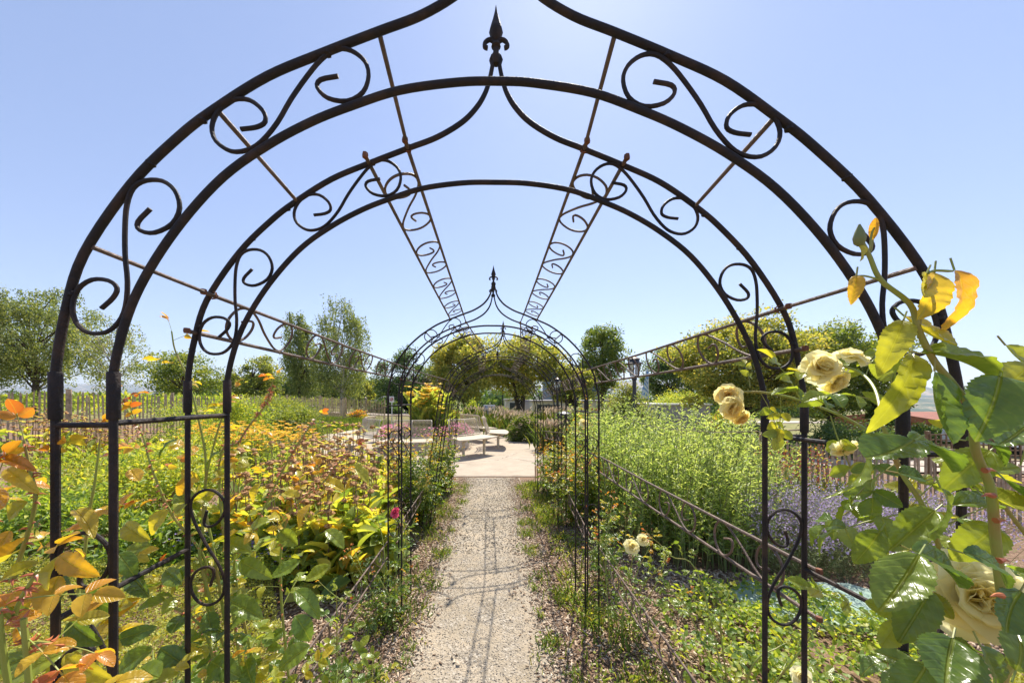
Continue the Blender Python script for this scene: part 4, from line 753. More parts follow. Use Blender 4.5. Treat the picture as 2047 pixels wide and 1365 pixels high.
for sg, xm, lab in ((-1, -.58, 'chips of bark spilled over the left edge of the gravel path'), (1, .40, 'chips of bark spilled over the right edge of the gravel path')):
    rng = np.random.default_rng(230+sg); n = 5200; yy = rng.uniform(.9, 6.2, n); xx = xm-sg*np.abs(rng.normal(0, .11, n))+sg*.04; lv = Leaves()
    lv.add(np.c_[xx, yy, ZT(xx, yy)+rng.uniform(.008, .016, n)], rdir(rng, n)*[1, 1, .2], rdir(rng, n, 6), .02*rng.uniform(.4, 1.5, n), .0065*rng.uniform(.5, 1.5, n), rng.random(n), CHIP); tag(lv.build('bark_mulch', M['chip'], smooth=False), lab, 'bark mulch', kind='stuff')
for q, (x, y, s_) in enumerate(((-.22, 1.9, .03), (.12, 2.5, .022), (-.4, 2.3, .02), (.2, 3.4, .024), (-.1, 4.4, .02))):
    rng = np.random.default_rng(240+q); lv = Leaves(); n = 7; lv.add(np.c_[rng.normal(x, s_, n), rng.normal(y, s_, n), np.full(n, .016)], rdir(rng, n), rdir(rng, n, 1.5), .03, .018, rng.uniform(.7, 1, n), T_LEAF); tag(lv.build('fallen_leaves', M['chip']), 'fallen dry leaves on the gravel, '+('nearest the picture bottom', 'just left of the arch shadow line', 'by the left path edge', 'beyond the first ogee shadow', 'far up the path')[q], 'dry leaves')
def tufts(label, spots, seed, vm=.6):
    rng = np.random.default_rng(seed); lv = Leaves()
    for x, y, s, n in spots:
        p = np.c_[rng.normal(x, s, n), rng.normal(y, s, n)]; k = n*2//3; blades(rng, p[:k], s*.9+.03, .004, lv, vm, .2, .8); q = p[k:]; m_ = len(q)
        lv.add(np.c_[q, ZT(q[:, 0], q[:, 1])+rng.uniform(0, .06, m_)], rdir(rng, m_, .4), rdir(rng, m_, 1.5), .022, .012, np.clip(rng.normal(vm-.1, .2, m_), 0, 1), T_LEAF)
    tag(lv.build('weeds', M['grass']), label, 'weeds', kind='stuff')
rr = random.Random(8)
tufts('weeds and grass tufts along the left edge of the path', [(-.58-rr.uniform(0, .25), rr.uniform(1.7, 5.8), rr.uniform(.02, .09), rr.randint(12, 70)) for _ in range(44)]+[(-.5+rr.uniform(-.06, .07), rr.uniform(1.5, 5.9), rr.uniform(.02, .05), rr.randint(10, 50)) for _ in range(24)], 210)
tufts('weeds and grass tufts along the right edge of the path', [(.46+rr.uniform(0, .35), rr.uniform(1.5, 5.8), rr.uniform(.03, .10), rr.randint(15, 80)) for _ in range(60)]+[(.36+rr.uniform(-.07, .07), rr.uniform(1.5, 5.9), rr.uniform(.02, .05), rr.randint(10, 60)) for _ in range(28)], 211)
cover('groundcover', 'small-leaved weeds creeping round the right arch feet', 'groundcover', [(.45, 1.4), (.9, 1.4), (1.05, 3.4), (.7, 5.8), (.45, 5.8), (.55, 3.0)], 7000, .08, .022, .013, 'leaf_cover', 212, vm=.6, lpatch=1.1, lump=1.5)
cover('groundcover', 'small-leaved weeds creeping round the left arch feet', 'groundcover', [(-.62, 1.3), (-1.0, 1.4), (-1.0, 3.4), (-.85, 5.8), (-.6, 5.8), (-.66, 3.0)], 4000, .07, .02, .012, 'leaf_cover', 213, vm=.6, lpatch=1.1, lump=1.7)
rng = np.random.default_rng(220); lv = Leaves(); blades(rng, scatter(rng, 9000, [(-7, 9.2), (-9.5, 9), (-9, 18), (-5, 17.5), (-7.4, 12)]), .22, .012, lv, .45, .2, .5); tag(lv.build('grass', M['grass']), 'green lawn strip left of the plaza', 'grass', kind='stuff')

# ------------------------------------------------------------------ trees
def tree(name, label, x, y, H, cz, rx, rz, n, L, mat, seed, M_=60, trunk=.16, vm=.5, vs=.22, kind='round', rcl=.26, fork=.35, bark='bark', lean=0, group=None, ry=None, zbase=None, top=.15, Wr=.6, trunks=1):
    rng = np.random.default_rng(seed); z0 = zt(x, y)-.05 if zbase is None else zbase; ry = ry or rx
    root = empty(name, (x, y, z0), label, 'tree', group); mb = MB(); cw = z0+cz
    c = rdir(rng, M_); rad = rng.uniform(.2, 1, M_)**.4*.88; ctr = np.c_[c[:, 0]*rx*rad, c[:, 1]*ry*rad, c[:, 2]*rz*rad]
    if kind == 'cone': k_ = 1-.75*((ctr[:, 2]/rz+1)/2); ctr[:, 0] *= k_*1.3; ctr[:, 1] *= k_*1.3
    if kind == 'oval': k_ = 1-.45*np.abs(ctr[:, 2]/rz)**2; ctr[:, 0] *= k_; ctr[:, 1] *= k_
    ctr *= rng.uniform(.82, 1.15, (M_, 1)); ctr += [x+lean, y, cw]
    tops = []
    for tk in range(trunks):
        fx = (tk-(trunks-1)/2)*.5; zt_ = z0+fork*H; a = Vector((x+fx*.3, y, z0)); b = Vector((x+fx+lean*.3, y, zt_)); e = Vector((x+fx+lean, y+rng.normal()*.1, cw+rz*.7))
        pts = smoothline([a, a.lerp(b, .5)+Vector((rng.normal()*.05, 0, 0)), b, b.lerp(e, .5)+Vector((rng.normal()*.2, rng.normal()*.2, 0)), e], 4); m_ = len(pts)
        mb.tube(pts, [trunk*(1.15-1.05*i/(m_-1))+.012 for i in range(m_)], 9); tops.append((pts, b, e))
    for i in range(M_):
        if i % 2 == 0 or M_ < 60:
            pts, b, e = tops[i % trunks]; ce = Vector(ctr[i]); j = min(len(pts)-1, max(3, int(len(pts)*(.35+.5*max(0, min(1, (ce.z-zt_)/(H-zt_+z0+.01))))))); s0 = pts[j-1]
            md = s0.lerp(ce, .5)+Vector((0, 0, .06*H*rng.uniform(-.3, 1))); mb.tube([s0, md, ce], [trunk*.32, trunk*.18, .012], 5, False)
    mb.build('trunk', M[bark], root)
    lv = Leaves(); k = n//M_; mrx = (rx+rz)/2
    for i in range(M_):
        r = rcl*mrx*rng.uniform(.55, 1.3)
        if kind == 'weep':
            ns = max(3, k//26); sx = rng.normal(size=(ns, 2))*r*.6; ln = rng.uniform(.5, 1.6, ns)*rz*.33
            for j in range(ns):
                t = rng.uniform(0, 1, 26); q = np.c_[ctr[i][0]+sx[j][0]+rng.normal(size=26)*.05+.12*t, ctr[i][1]+sx[j][1]+rng.normal(size=26)*.06, ctr[i][2]+.15*rz*rng.random()-t*ln[j]]
                d = rdir(rng, 26, -1.2); lv.add(q, d, rdir(rng, 26), L*rng.uniform(.6, 1.2, 26), L*Wr*.8, np.clip(rng.normal(vm, vs, 26), 0, 1), T_DIA)
            continue
        q = rng.normal(size=(k, 3)); q *= (rng.random((k, 1))**.33)*r/(np.linalg.norm(q, axis=1)[:, None]+1e-6); q *= [1.15, 1.15, .75]
        q += rng.normal(size=(k, 3))*r*.13
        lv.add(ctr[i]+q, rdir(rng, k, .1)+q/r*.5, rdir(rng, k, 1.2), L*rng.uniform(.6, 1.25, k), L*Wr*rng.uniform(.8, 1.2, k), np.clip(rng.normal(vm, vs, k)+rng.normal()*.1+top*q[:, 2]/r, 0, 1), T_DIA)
    lv.build('crown', M[mat], root); return root
def tpx(name, label, px0, px1, pyt, pyb, d, n, L, mat, seed, **kw):
    """crown that spans the measured width and height at distance d"""
    x = PX((px0+px1)/2, d); rx = (px1-px0)/2/F*d; z0 = zt(x, d); zt_ = EYE-(pyt-795)/F*d; zb = EYE-(pyb-795)/F*d; H = zt_-z0
    return tree(name, label, x, d, H, (zt_+zb)/2-z0, rx*.97, (zt_-zb)/2*.95, int(n*1.35), L*1.1, mat, seed, **kw)
tpx('birch_tree', 'large weeping birch at the far left behind the picket fence', -60, 205, 560, 778, 15, 26000, .095, 'leaf_birch', 301, kind='weep', M_=96, rcl=.125, trunk=.11, vm=.45, bark='bark', fork=.4)
tpx('birch_tree', 'slender thin-crowned birch right of the big weeping birch, forked pale trunk', 165, 292, 612, 792, 14, 2600, .085, 'leaf_birch', 302, kind='weep', M_=44, trunk=.055, vm=.6, bark='bark_birch', fork=.42, rcl=.3)
tpx('round_tree', 'loose round tree between the left posts of the second arch', 283, 448, 690, 800, 26, 6000, .16, 'leaf_tree', 303, M_=45, trunk=.12, vm=.5)
tpx('broadleaf_tree', 'olive-gold tree left of the twin birches', 455, 560, 705, 830, 33, 7000, .2, 'leaf_gold', 304, M_=50, trunk=.15, vm=.35)
tpx('birch_tree', 'narrow pointed birch, left one of the twin tall birches', 560, 640, 612, 825, 26, 11000, .15, 'leaf_birch', 305, kind='weep', M_=50, trunk=.1, vm=.35, rcl=.15)
tpx('birch_tree', 'tall birch with an open brown top, right one of the twin birches', 628, 742, 582, 822, 24, 13000, .14, 'leaf_birch', 306, kind='weep', M_=60, trunk=.11, vm=.45, rcl=.14, bark='bark_birch', top=.3)
tpx('broadleaf_tree', 'small yellow-green tree in the gap behind the lamp post and road', 695, 752, 740, 822, 42, 5000, .24, 'leaf_gold', 307, M_=40, trunk=.14, vm=.4)
tpx('conifer_tree', 'dark green tree behind the no-dogs sign and parked cars', 745, 862, 696, 830, 36, 12000, .2, 'leaf_dark', 308, M_=60, trunk=.16, vm=.55, kind='oval')
tpx('broadleaf_tree', 'grey-olive tree between the dark tree and the golden chestnut', 850, 935, 700, 825, 38, 8000, .2, 'leaf_birch', 309, M_=55, trunk=.15, vm=.3)
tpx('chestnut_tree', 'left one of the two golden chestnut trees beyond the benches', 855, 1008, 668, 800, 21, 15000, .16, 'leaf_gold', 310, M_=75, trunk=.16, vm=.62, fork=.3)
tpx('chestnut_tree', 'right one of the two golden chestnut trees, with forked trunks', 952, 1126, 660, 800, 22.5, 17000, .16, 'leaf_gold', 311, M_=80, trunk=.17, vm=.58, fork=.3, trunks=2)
tpx('broadleaf_tree', 'tall two-lobed green tree right of the farthest arch', 1150, 1256, 630, 800, 24, 8500, .15, 'leaf_tree', 312, M_=56, trunk=.14, vm=.38, kind='oval', rcl=.22)
tpx('broadleaf_tree', 'low golden tree in front of the blue building', 1095, 1190, 725, 815, 21, 6500, .14, 'leaf_gold', 313, M_=45, trunk=.1, vm=.5)
tpx('broadleaf_tree', 'dark green tree behind the striped banner', 1288, 1392, 690, 812, 34, 11000, .2, 'leaf_dark', 314, M_=55, trunk=.15, vm=.7)
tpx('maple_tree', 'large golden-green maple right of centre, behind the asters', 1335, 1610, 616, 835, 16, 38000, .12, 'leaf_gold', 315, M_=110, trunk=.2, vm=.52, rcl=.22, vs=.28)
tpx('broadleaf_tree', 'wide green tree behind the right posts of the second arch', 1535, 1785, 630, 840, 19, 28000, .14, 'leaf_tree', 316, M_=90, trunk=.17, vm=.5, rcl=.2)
tpx('broadleaf_tree', 'dark tree top at the right edge behind the big rose', 1918, 2010, 755, 850, 26, 5000, .16, 'leaf_dark', 317, M_=40, trunk=.12, vm=.5)
tpx('broadleaf_tree', 'small dark tree between the wide green tree and the right posts', 1735, 1800, 770, 860, 17, 4500, .12, 'leaf_tree', 318, M_=36, trunk=.08, vm=.3)
for i, (a, b_, c, dd, lab) in enumerate(((455, 530, 742, 36, 'leftmost shaded tree in the row behind the left park'), (560, 625, 728, 40, 'second shaded tree in the row behind the twin birches'), (610, 690, 732, 41, 'third shaded tree in the row, right behind the white birch trunk'), (668, 735, 745, 46, 'rightmost shaded tree behind the twin birches, near the road lamp'))):
    tpx('broadleaf_tree', lab, a, b_, c, 818, dd, 5000, .26, 'leaf_dark', 330+i, M_=36, trunk=.13, vm=.7, group='row of trees behind the left park')
def shrubpx(label, px0, px1, pyt, d, n, L, mat, seed, **kw):
    x = PX((px0+px1)/2, d); rx = (px1-px0)/2/F*d; h = EYE-(pyt-795)/F*d-zt(x, d)
    return bush('shrub', label, 'shrub', x, d, rx, rx*.8, h, n, L, L*.5, mat, seed, **kw)
for i, a in enumerate(((1208, 1295, 762, 12.5, 9000, .09, 'leaf_gold', 'tall shrub with beige seed clusters left of the street lamp', dict(vmean=.35, fl=('plume', 420, .06), M_=40)),
    (1020, 1095, 826, 11.5, 7000, .07, 'leaf_tree', 'rounded bush with pinkish plumes right of the benches', dict(vmean=.4, fl=('plume', 420, .05))),
    (1085, 1150, 842, 10, 4500, .06, 'leaf_silver', 'silvery grass-like bush right of the plaza', dict(vmean=.5)),
    (925, 960, 800, 17, 3500, .1, 'leaf_cover', 'light green bush below the left chestnut tree', dict(vmean=.5)),
    (1000, 1022, 808, 17, 2500, .1, 'leaf_cover', 'narrow green bush behind the information board', dict(vmean=.4)),
    (880, 925, 812, 15, 3500, .09, 'leaf_small', 'reddish flowering shrub behind the canna planter', dict(vmean=.6, fl=('redfl', 60, .05))),
    (1380, 1510, 826, 9.5, 9000, .07, 'leaf_small', 'dense bush with coppery tips behind the tall asters', dict(vmean=.5, vsd=.25)),
    (1480, 1600, 842, 12, 6000, .09, 'leaf_dark', 'dark hedge shrub behind the second arch right posts', dict(vmean=.6)),
    (1620, 1800, 838, 13, 8000, .1, 'leaf_dark', 'dark spreading shrub behind the right fence', dict(vmean=.5)),
    (1310, 1400, 786, 28, 6000, .14, 'leaf_cover', 'grasses and shrubs growing on the flat roof of the grey wall', dict(vmean=.55, lo=.5)),
    (700, 735, 820, 19, 1800, .1, 'leaf_small', 'small rust-coloured shrub at the left of the benches', dict(vmean=.85)),
    (740, 800, 800, 30, 6000, .2, 'leaf_dark', 'dark hedge below the dark green tree', dict(vmean=.5)),
    (560, 650, 800, 19, 6000, .12, 'leaf_tree', 'olive shrub at the foot of the twin birches', dict(vmean=.5)),
    (1795, 1900, 850, 17, 5000, .12, 'leaf_dark', 'hedge shrub in front of the brick house', dict(vmean=.5)))):
    shrubpx(a[7], *a[:6], a[6], 350+i, **a[8], group='background shrubs')
# vines / crop field on the far left
rng = np.random.default_rng(370); lv = Leaves(); p = scatter(rng, 42000, [(-13, 11.5), (-60, 17), (-60, 60), (-14, 34)]); z = ZT(p[:, 0], p[:, 1])+.95*rng.random(len(p))**.4*(1+.1*np.sin(p[:, 0]*3))
lv.add(np.c_[p, z], rdir(rng, len(p), .8), rdir(rng, len(p), .6), .22*rng.uniform(.6, 1.3, len(p)), .09, np.clip(rng.normal(.5, .2, len(p)), 0, 1), T_DIA); tag(lv.build('field_crop', M['leaf_cover']), 'bright green crop field beyond the left picket fence', 'crop', kind='stuff')
def farwood(label, cx, cy, wx, wy, n, L, hh, seed, mat='leaf_dark'):
    rng = np.random.default_rng(seed); lv = Leaves(); m_ = 130; c = np.c_[cx+rng.uniform(-wx, wx, m_), cy+rng.uniform(-wy, wy, m_)]; k = n//m_
    for i in range(m_):
        q = rng.normal(size=(k, 3)); q /= np.linalg.norm(q, axis=1)[:, None]; s = hh*rng.uniform(.35, .55); q = q*[s*1.2, s*1.2, s]; lv.add(q+[c[i][0], c[i][1], zt(*c[i])+s*.9], rdir(rng, k), q+rng.normal(size=q.shape)*s*.4, L, L*.7, np.clip(rng.normal(.5, .25, k), 0, 1), T_DIA)
    tag(lv.build('distant_wood', M[mat]), label, 'wood', kind='stuff')
farwood('belt of distant trees behind the road and buildings', 0, 75, 70, 8, 26000, .9, 5.5, 380)
farwood('low distant wood in the valley beyond the crop field', -230, 260, 170, 60, 16000, 3, 9, 381)

# ------------------------------------------------------------------ picket fences
def fence(label, line, h, sp, seed, group='chestnut paling fences'):
    rr = random.Random(seed); a = Vector((*line[0], 0)); root = empty('picket_fence', g3(*line[len(line)//2]), label, 'fence', group); pk = MB(); ps = MB(); wr = MB(); q = [Vector((*p, 0)) for p in line]
    for s0, s1 in zip(q, q[1:]):
        L = (s1-s0).length; n = int(L/sp); dr = (s1-s0).normalized(); an = math.atan2(dr.y, dr.x)
        for i in range(n):
            p = s0.lerp(s1, (i+.5)/n); z = zt(p.x, p.y); hh = h*rr.uniform(.93, 1.05); w_ = rr.uniform(.024, .04); lx = rr.uniform(-.02, .02); b = len(pk.v)
            for zz, ww in ((z, w_), (z+hh-.05, w_*.95), (z+hh, w_*.25)):
                o = dr*lx*(zz-z)/h*2
                for sx, sy in ((-1, -1), (1, -1), (1, 1), (-1, 1)): v = p+dr*sx*ww/2+Vector((-dr.y, dr.x, 0))*sy*.008+o; pk.v.append(Vector((v.x, v.y, zz)))
            for lev in (0, 4):
                for k in range(4): c0 = b+lev+k; c1 = b+lev+(k+1) % 4; pk.f.append((c0, c1, c1+4, c0+4))
            pk.f.append((b+8, b+9, b+10, b+11))
        for i in range(max(2, int(L/1.9))+1):
            p = s0.lerp(s1, i/max(2, int(L/1.9))); z = zt(p.x, p.y); wid = .05; MB().tube([Vector((p.x, p.y, z-.05))+Vector((-dr.y, dr.x, 0))*.05, Vector((p.x, p.y, z+h*.5))+Vector((-dr.y, dr.x, 0))*.05, Vector((p.x, p.y, z+h*1.08))+Vector((-dr.y, dr.x, 0))*.05], [wid, wid*.95, wid*.85], 9).build('post', M['wood'], root)
        for hz in (.25, .5, .78):
            n2 = 10; wr.tube([Vector((*(s0.lerp(s1, i/n2)).xy, zt(*(s0.lerp(s1, i/n2)).xy)+h*hz)) for i in range(n2+1)], .006, 5)
    o = pk.build('pickets', M['wood'], root, smooth=False); wr.build('tie_wire', M['drystem'], root); return root
fence('weathered chestnut paling fence on the left, in front of the green field', [(-12.5, 6.0), (-10.7, 8.6), (-9.6, 13), (-8.9, 20.5), (-7.2, 22.5)], 1.15, .085, 1)
fence('weathered chestnut paling fence on the right, behind the lavender', [(3.6, 6.6), (6.0, 5.6), (8.5, 5.2), (12, 5.0)], 1.0, .072, 2)
# ------------------------------------------------------------------ ring of benches round the planter
BC = Vector((-2.0, 10.05, .012))
M['mesh'] = M['benchwhite']
def bench(a0, a1, label, r0=1.85, r1=2.42):
    am = (a0+a1)/2; c = BC+Vector((math.cos(am)*2.1, math.sin(am)*2.1, 0)); root = empty('curved_bench', c, label, 'bench', 'curved mesh benches round the planter'); n = 14
    def pt(a, r, z): return BC+Vector((math.cos(a)*r, math.sin(a)*r, z))
    A = [a0+(a1-a0)*i/n for i in range(n+1)]
    def shell(prof):           # fine wire mesh following a profile of (radius, height)
        mb = MB(); pr = smoothline([(r, z, 0) for r, z in prof], 4); tot = sum((b-a).length for a, b in zip(pr, pr[1:])); acc = 0
        rows = [pr[0]]; nxt = .02
        for a, b in zip(pr, pr[1:]):
            l = (b-a).length
            while acc+l >= nxt: rows.append(a.lerp(b, (nxt-acc)/l)); nxt += .034
            acc += l
        for q in rows: mb.tube([pt(a, q.x, q.y) for a in A], .0036, 3, False)
        m_ = int((a1-a0)*r0/.034)
        for i in range(m_+1): a = a0+(a1-a0)*i/m_; mb.tube([pt(a, q.x, q.y) for q in pr[::2]], .0036, 3, False)
        return mb
    back = [(r0+.02, .50), (r0-.03, .60), (r0-.09, .74), (r0-.10, .84), (r0-.15, .89)]; seat = [(r0+.02, .46), (r0+.3, .445), (r1, .44)]
    shell(back).build('backrest', M['mesh'], root)
    mb = MB(); pr = [(r0, .455), (r1, .43), (r1, .455), (r0, .475)]
    for a in A:
        for r, z in pr: mb.v.append(pt(a, r, z))
    for i in range(n):
        for k in range(4): mb.f.append((i*4+k, i*4+(k+1) % 4, i*4+4+(k+1) % 4, i*4+4+k))
    mb.f += [(0, 1, 2, 3), (n*4+3, n*4+2, n*4+1, n*4)]; mb.build('seat', M['benchwhite'], root)
    fr = MB(); fr.tube([pt(a, back[-1][0], back[-1][1]) for a in A], .014, 8); fr.tube([pt(a, r0+.02, .50) for a in A], .012, 8)
    for a in (a0, (a0+a1)/2, a1): fr.tube(smoothline([pt(a, r, z) for r, z in back], 3), .014, 8)
    fr.build('back_frame', M['benchwhite'], root)
    for t in (.2, .8):
        a = a0+(a1-a0)*t; mb = MB(); p = pt(a, 2.0, 0); q = pt(a, 2.3, 0)
        mb.tube([pt(a, 2.14, 0), pt(a, 2.14, .43)], .035, 8); mb.box(pt(a, 2.14, .006), (.16, .16, .012), a); mb.tube([pt(a, 1.9, .44), pt(a, 2.14, .36), pt(a, 2.36, .43)], .018, 6); mb.build('leg', M['benchwhite'], root)
labs = ['bench on the right side of the ring, seat pointing at the bushes', 'bench at the back right of the ring, behind the flowers', 'bench at the very back of the ring, hidden behind the canna', 'bench at the back left of the ring, beyond the pink petunias', 'leftmost bench of the ring with its tall curved back end', 'bench at the front left of the ring, facing the phlomis', 'bench in front of the canna, partly behind the climbing rose', 'front bench nearest the path, on two pale legs']
for i in range(8): bench(R(i*45-15.5), R(i*45+15.5), labs[i])
# planter with canna and petunias
pl_ = empty('planter', BC, 'round raised flower planter in the middle of the bench ring', 'planter')
MB().lathe([(1.25, 0), (1.28, .32), (1.3, .36), (1.2, .37), (1.18, .33)], BC, 32).build('tub', M['wallwhite'], pl_); MB().lathe([(1.17, .28), (1.17, .335), (.01, .34)], BC, 24).build('soil', M['bark'], pl_)
rng = np.random.default_rng(400)
cr = empty('canna', BC+Vector((-.05, 0, .33)), 'tall canna with big leaves and yellow-orange flowers in the planter', 'canna'); lv = Leaves(); st = MB(); fl = Leaves()
for i in range(30):
    a, q = rng.uniform(0, 6.28), rng.uniform(0, .62); b = BC+Vector((math.cos(a)*q, math.sin(a)*q*.8, .33)); h = 1.35*rng.uniform(.75, 1.1)-.4*q; e = b+Vector((math.cos(a)*q*.35, math.sin(a)*q*.3, h)); st.tube([b, e], [.016, .008], 6)
    for k in range(8):
        t = .08+k*.1; an = rng.uniform(0, 6.28); lv.add(b.lerp(e, t), (math.cos(an)*.5, math.sin(an)*.5, 1), (-math.cos(an), -math.sin(an), .5), .5*rng.uniform(.7, 1.1), .15, np.clip(rng.normal(.38, .15), 0, 1), T_ROSE)
    if i % 2 == 0 or q < .3: fp = np.array(e)+rng.normal(size=(9, 3))*[.06, .06, .11]; flower_heads(fl, rng, fp, .10, 5)
st.build('stems', M['stem'], cr); lv.build('leaves', M['leaf_phlomis'], cr); fl.build('flowers', M['cannafl'], cr)
pe = empty('petunias', BC+Vector((0, 0, .33)), 'band of pink petunias hanging round the rim of the planter', 'petunias'); lv = Leaves(); fl = Leaves(); n = 2600; a = rng.uniform(0, 6.28, n); q = rng.uniform(.85, 1.42, n)
z = .36+.26*rng.random(n)-np.maximum(0, q-1.2)*.9
pp = np.c_[BC.x+np.cos(a)*q, BC.y+np.sin(a)*q, BC.z+z]; lv.add(pp, rdir(rng, n, .4), rdir(rng, n, 1), .06, .03, rng.random(n)*.6, T_LEAF); flower_heads(fl, rng, pp[:1300]+[0, 0, .05], .045, 5); lv.build('leaves', M['leaf_small'], pe); fl.build('flowers', M['pinkfl'], pe)

# ------------------------------------------------------------------ lamps
def lamp(px, py_top, d, hl, label, hw=.17):
    x = PX(px, d); zt_ = EYE-(py_top-795)/F*d; z0 = zt(x, d); root = empty('street_lamp', (x, d, z0), label, 'street lamp', 'lantern street lamps'); zl = zt_-hl
    MB().lathe([(.10, 0), (.10, .12), (.065, .2), (.055, .5), (.05, zl-z0-.1), (.075, zl-z0-.08), (.06, zl-z0-.03), (.09, zl-z0)], (x, d, z0), 14).build('pole', M['black'], root)
    g0, g1 = zl+.02*hl, zl+.60*hl
    MB().lathe([(hw*.62, g0-zl), (hw*1.02, g1-zl)], (x, d, zl), 6).build('glass', M['glass'], root)
    fr = MB()
    for k in range(6):
        a = 2*math.pi*k/6; fr.tube([(x+hw*.63*math.cos(a), d+hw*.63*math.sin(a), g0), (x+hw*1.03*math.cos(a), d+hw*1.03*math.sin(a), g1)], .009, 5)
    fr.build('frame', M['black'], root)
    cp = MB().lathe([(hw*1.35, .60*hl), (hw*1.35, .63*hl), (hw*.8, .70*hl), (hw*.72, .78*hl), (hw*.85, .80*hl), (hw*.85, .83*hl), (hw*.3, .93*hl), (.01, hl)], (x, d, zl), 14).build('cap', M['black'], root)
    MB().lathe([(hw*.88, .832*hl), (hw*.9, .84*hl), (hw*.32, .94*hl), (.01, 1.01*hl)], (x, d, zl), 14).build('cap_top', M['copper'], root)
    return root
lamp(1268, 711, 9.2, .56, 'black street lamp standing tall right of centre behind the asters')
lamp(1114, 754, 17.5, .62, 'black street lamp seen through the right side of the farthest arches', .18)
lamp(1316, 812, 23, .55, 'small distant street lamp in front of the grey wall', .16)
lamp(730, 793, 31, .6, 'small distant street lamp by the road left of the cars', .18)
lamp(1005, 742, 27, .5, 'thin distant lamp post between the chestnut trees', .12)
# ------------------------------------------------------------------ signs, bin, banner
def sign(name, label, px, pyt, pyb, wpx, d, parts_):
    x = PX(px, d); z0 = zt(x, d); zt_ = EYE-(pyt-795)/F*d; zb = EYE-(pyb-795)/F*d; wd = wpx/F*d; root = empty(name, (x, d, z0), label, 'sign'); parts_(root, x, d, z0, zt_, zb, wd)
def s1(root, x, d, z0, a, b, wd):
    MB().tube([(x, d+.03, z0), (x, d+.03, a)], .03, 8).build('post', M['wallwhite'], root); MB().box((x, d, (a+b)/2), (wd, .02, a-b)).build('panel', M['white'], root, False)
    m_ = MB(); r_ = wd*.33
    m_.tube([Vector((x+r_*math.cos(t*math.pi/12), d-.018, (a+b)/2+r_*math.sin(t*math.pi/12))) for t in range(25)], .012, 5); m_.tube([(x-r_*.7, d-.018, (a+b)/2-r_*.7), (x+r_*.7, d-.018, (a+b)/2+r_*.7)], .012, 5); m_.build('ring', M['redsign'], root)
    q = MB(); q.box((x+.01, d-.014, (a+b)/2), (wd*.3, .006, wd*.12)); q.box((x-wd*.1, d-.014, (a+b)/2-wd*.1), (.03, .006, wd*.14)); q.box((x+wd*.1, d-.014, (a+b)/2-wd*.1), (.03, .006, wd*.14)); q.box((x+wd*.17, d-.014, (a+b)/2+wd*.08), (wd*.1, .006, wd*.1)); q.build('pictogram', M['gtext'], root, False)
sign('warning_sign', 'small white sign with a red ring pictogram on a post left of the arches', 783, 792, 804, 9, 17, s1)
def s2(root, x, d, z0, a, b, wd):
    for s in (-1, 1): MB().box((x+s*wd*.44, d+.03, (z0+a)/2), (.06, .05, a-z0)).build('post', M['wallwhite'], root, False)
    MB().box((x, d, (a+b)/2), (wd, .03, a-b)).build('panel', M['white'], root, False, .005)
    h = a-b; q = MB(); sq = h*.17; cx = x-wd*.34; cz = a-h*.15; q.box((cx, d-.019, cz), (sq, .006, sq)); q.build('parking_square', M['bluesign'], root, False)
    q = MB(); q.box((cx-sq*.16, d-.025, cz), (sq*.13, .004, sq*.7)); q.box((cx, d-.025, cz+sq*.28), (sq*.3, .004, sq*.12)); q.box((cx, d-.025, cz+sq*.0), (sq*.3, .004, sq*.12)); q.box((cx+sq*.17, d-.025, cz+sq*.14), (sq*.12, .004, sq*.3)); q.build('letter', M['white'], root, False)
    rr = random.Random(2); q = MB(); q.box((x+wd*.08, d-.018, cz), (wd*.5, .004, h*.06))
    for k in range(7):
        z_ = a-h*(.32+.085*k); xx = x-wd*.42
        while xx < x+wd*.3: l_ = rr.uniform(.05, .14)*wd; q.box((xx+l_/2, d-.018, z_), (l_, .004, h*.028)); xx += l_+.03*wd
    q.box((x+wd*.38, d-.018, a-h*.5), (wd*.06, .004, h*.22)); q.build('print', M['gtext'], root, False)
sign('information_board', 'white information board with a blue parking square beyond the benches', 978, 809, 834, 23, 16, s2)
x, d = PX(1127, 9.5), 9.5; bn = empty('litter_bin', g3(x, d), 'dark litter bin right of the farthest arch', 'bin'); MB().lathe([(.15, 0), (.17, .55), (.19, .9), (.2, .93), (.18, .95)], g3(x, d), 14).build('body', M['black'], bn); MB().lathe([(.2, 0), (.19, .05), (.08, .1), (.01, .11)], g3(x, d, .98), 14).build('lid', M['black'], bn)
x, d = PX(1290, 20), 20; z0 = zt(x, d); bb = empty('banner_flag', (x, d, z0), 'blue and white striped triangular banner flag behind the street lamp', 'flag'); zz = lambda py: EYE-(py-795)/F*d
mb = MB(); n = 10
for i in range(n+1):
    t = i/n; z_ = zz(796)+(zz(738)-zz(796))*t; wl = (PX(1279, d)+(PX(1293, d)-PX(1279, d))*t**.9); wr_ = PX(1296, d)-.0*t
    for k in range(5): u = k/4; mb.v.append(Vector((wl+(wr_-wl)*u, d+.05*math.sin(u*5+t*7), z_)))
    if i:
        for k in range(4): b0 = (i-1)*5+k; mb.f.append((b0, b0+1, b0+6, b0+5))
mb.build('cloth', M['banner'], bb); MB().tube([(PX(1296.5, d), d, z0), (PX(1296.5, d), d, zz(738))], [.03, .015], 8).build('pole', M['white'], bb)
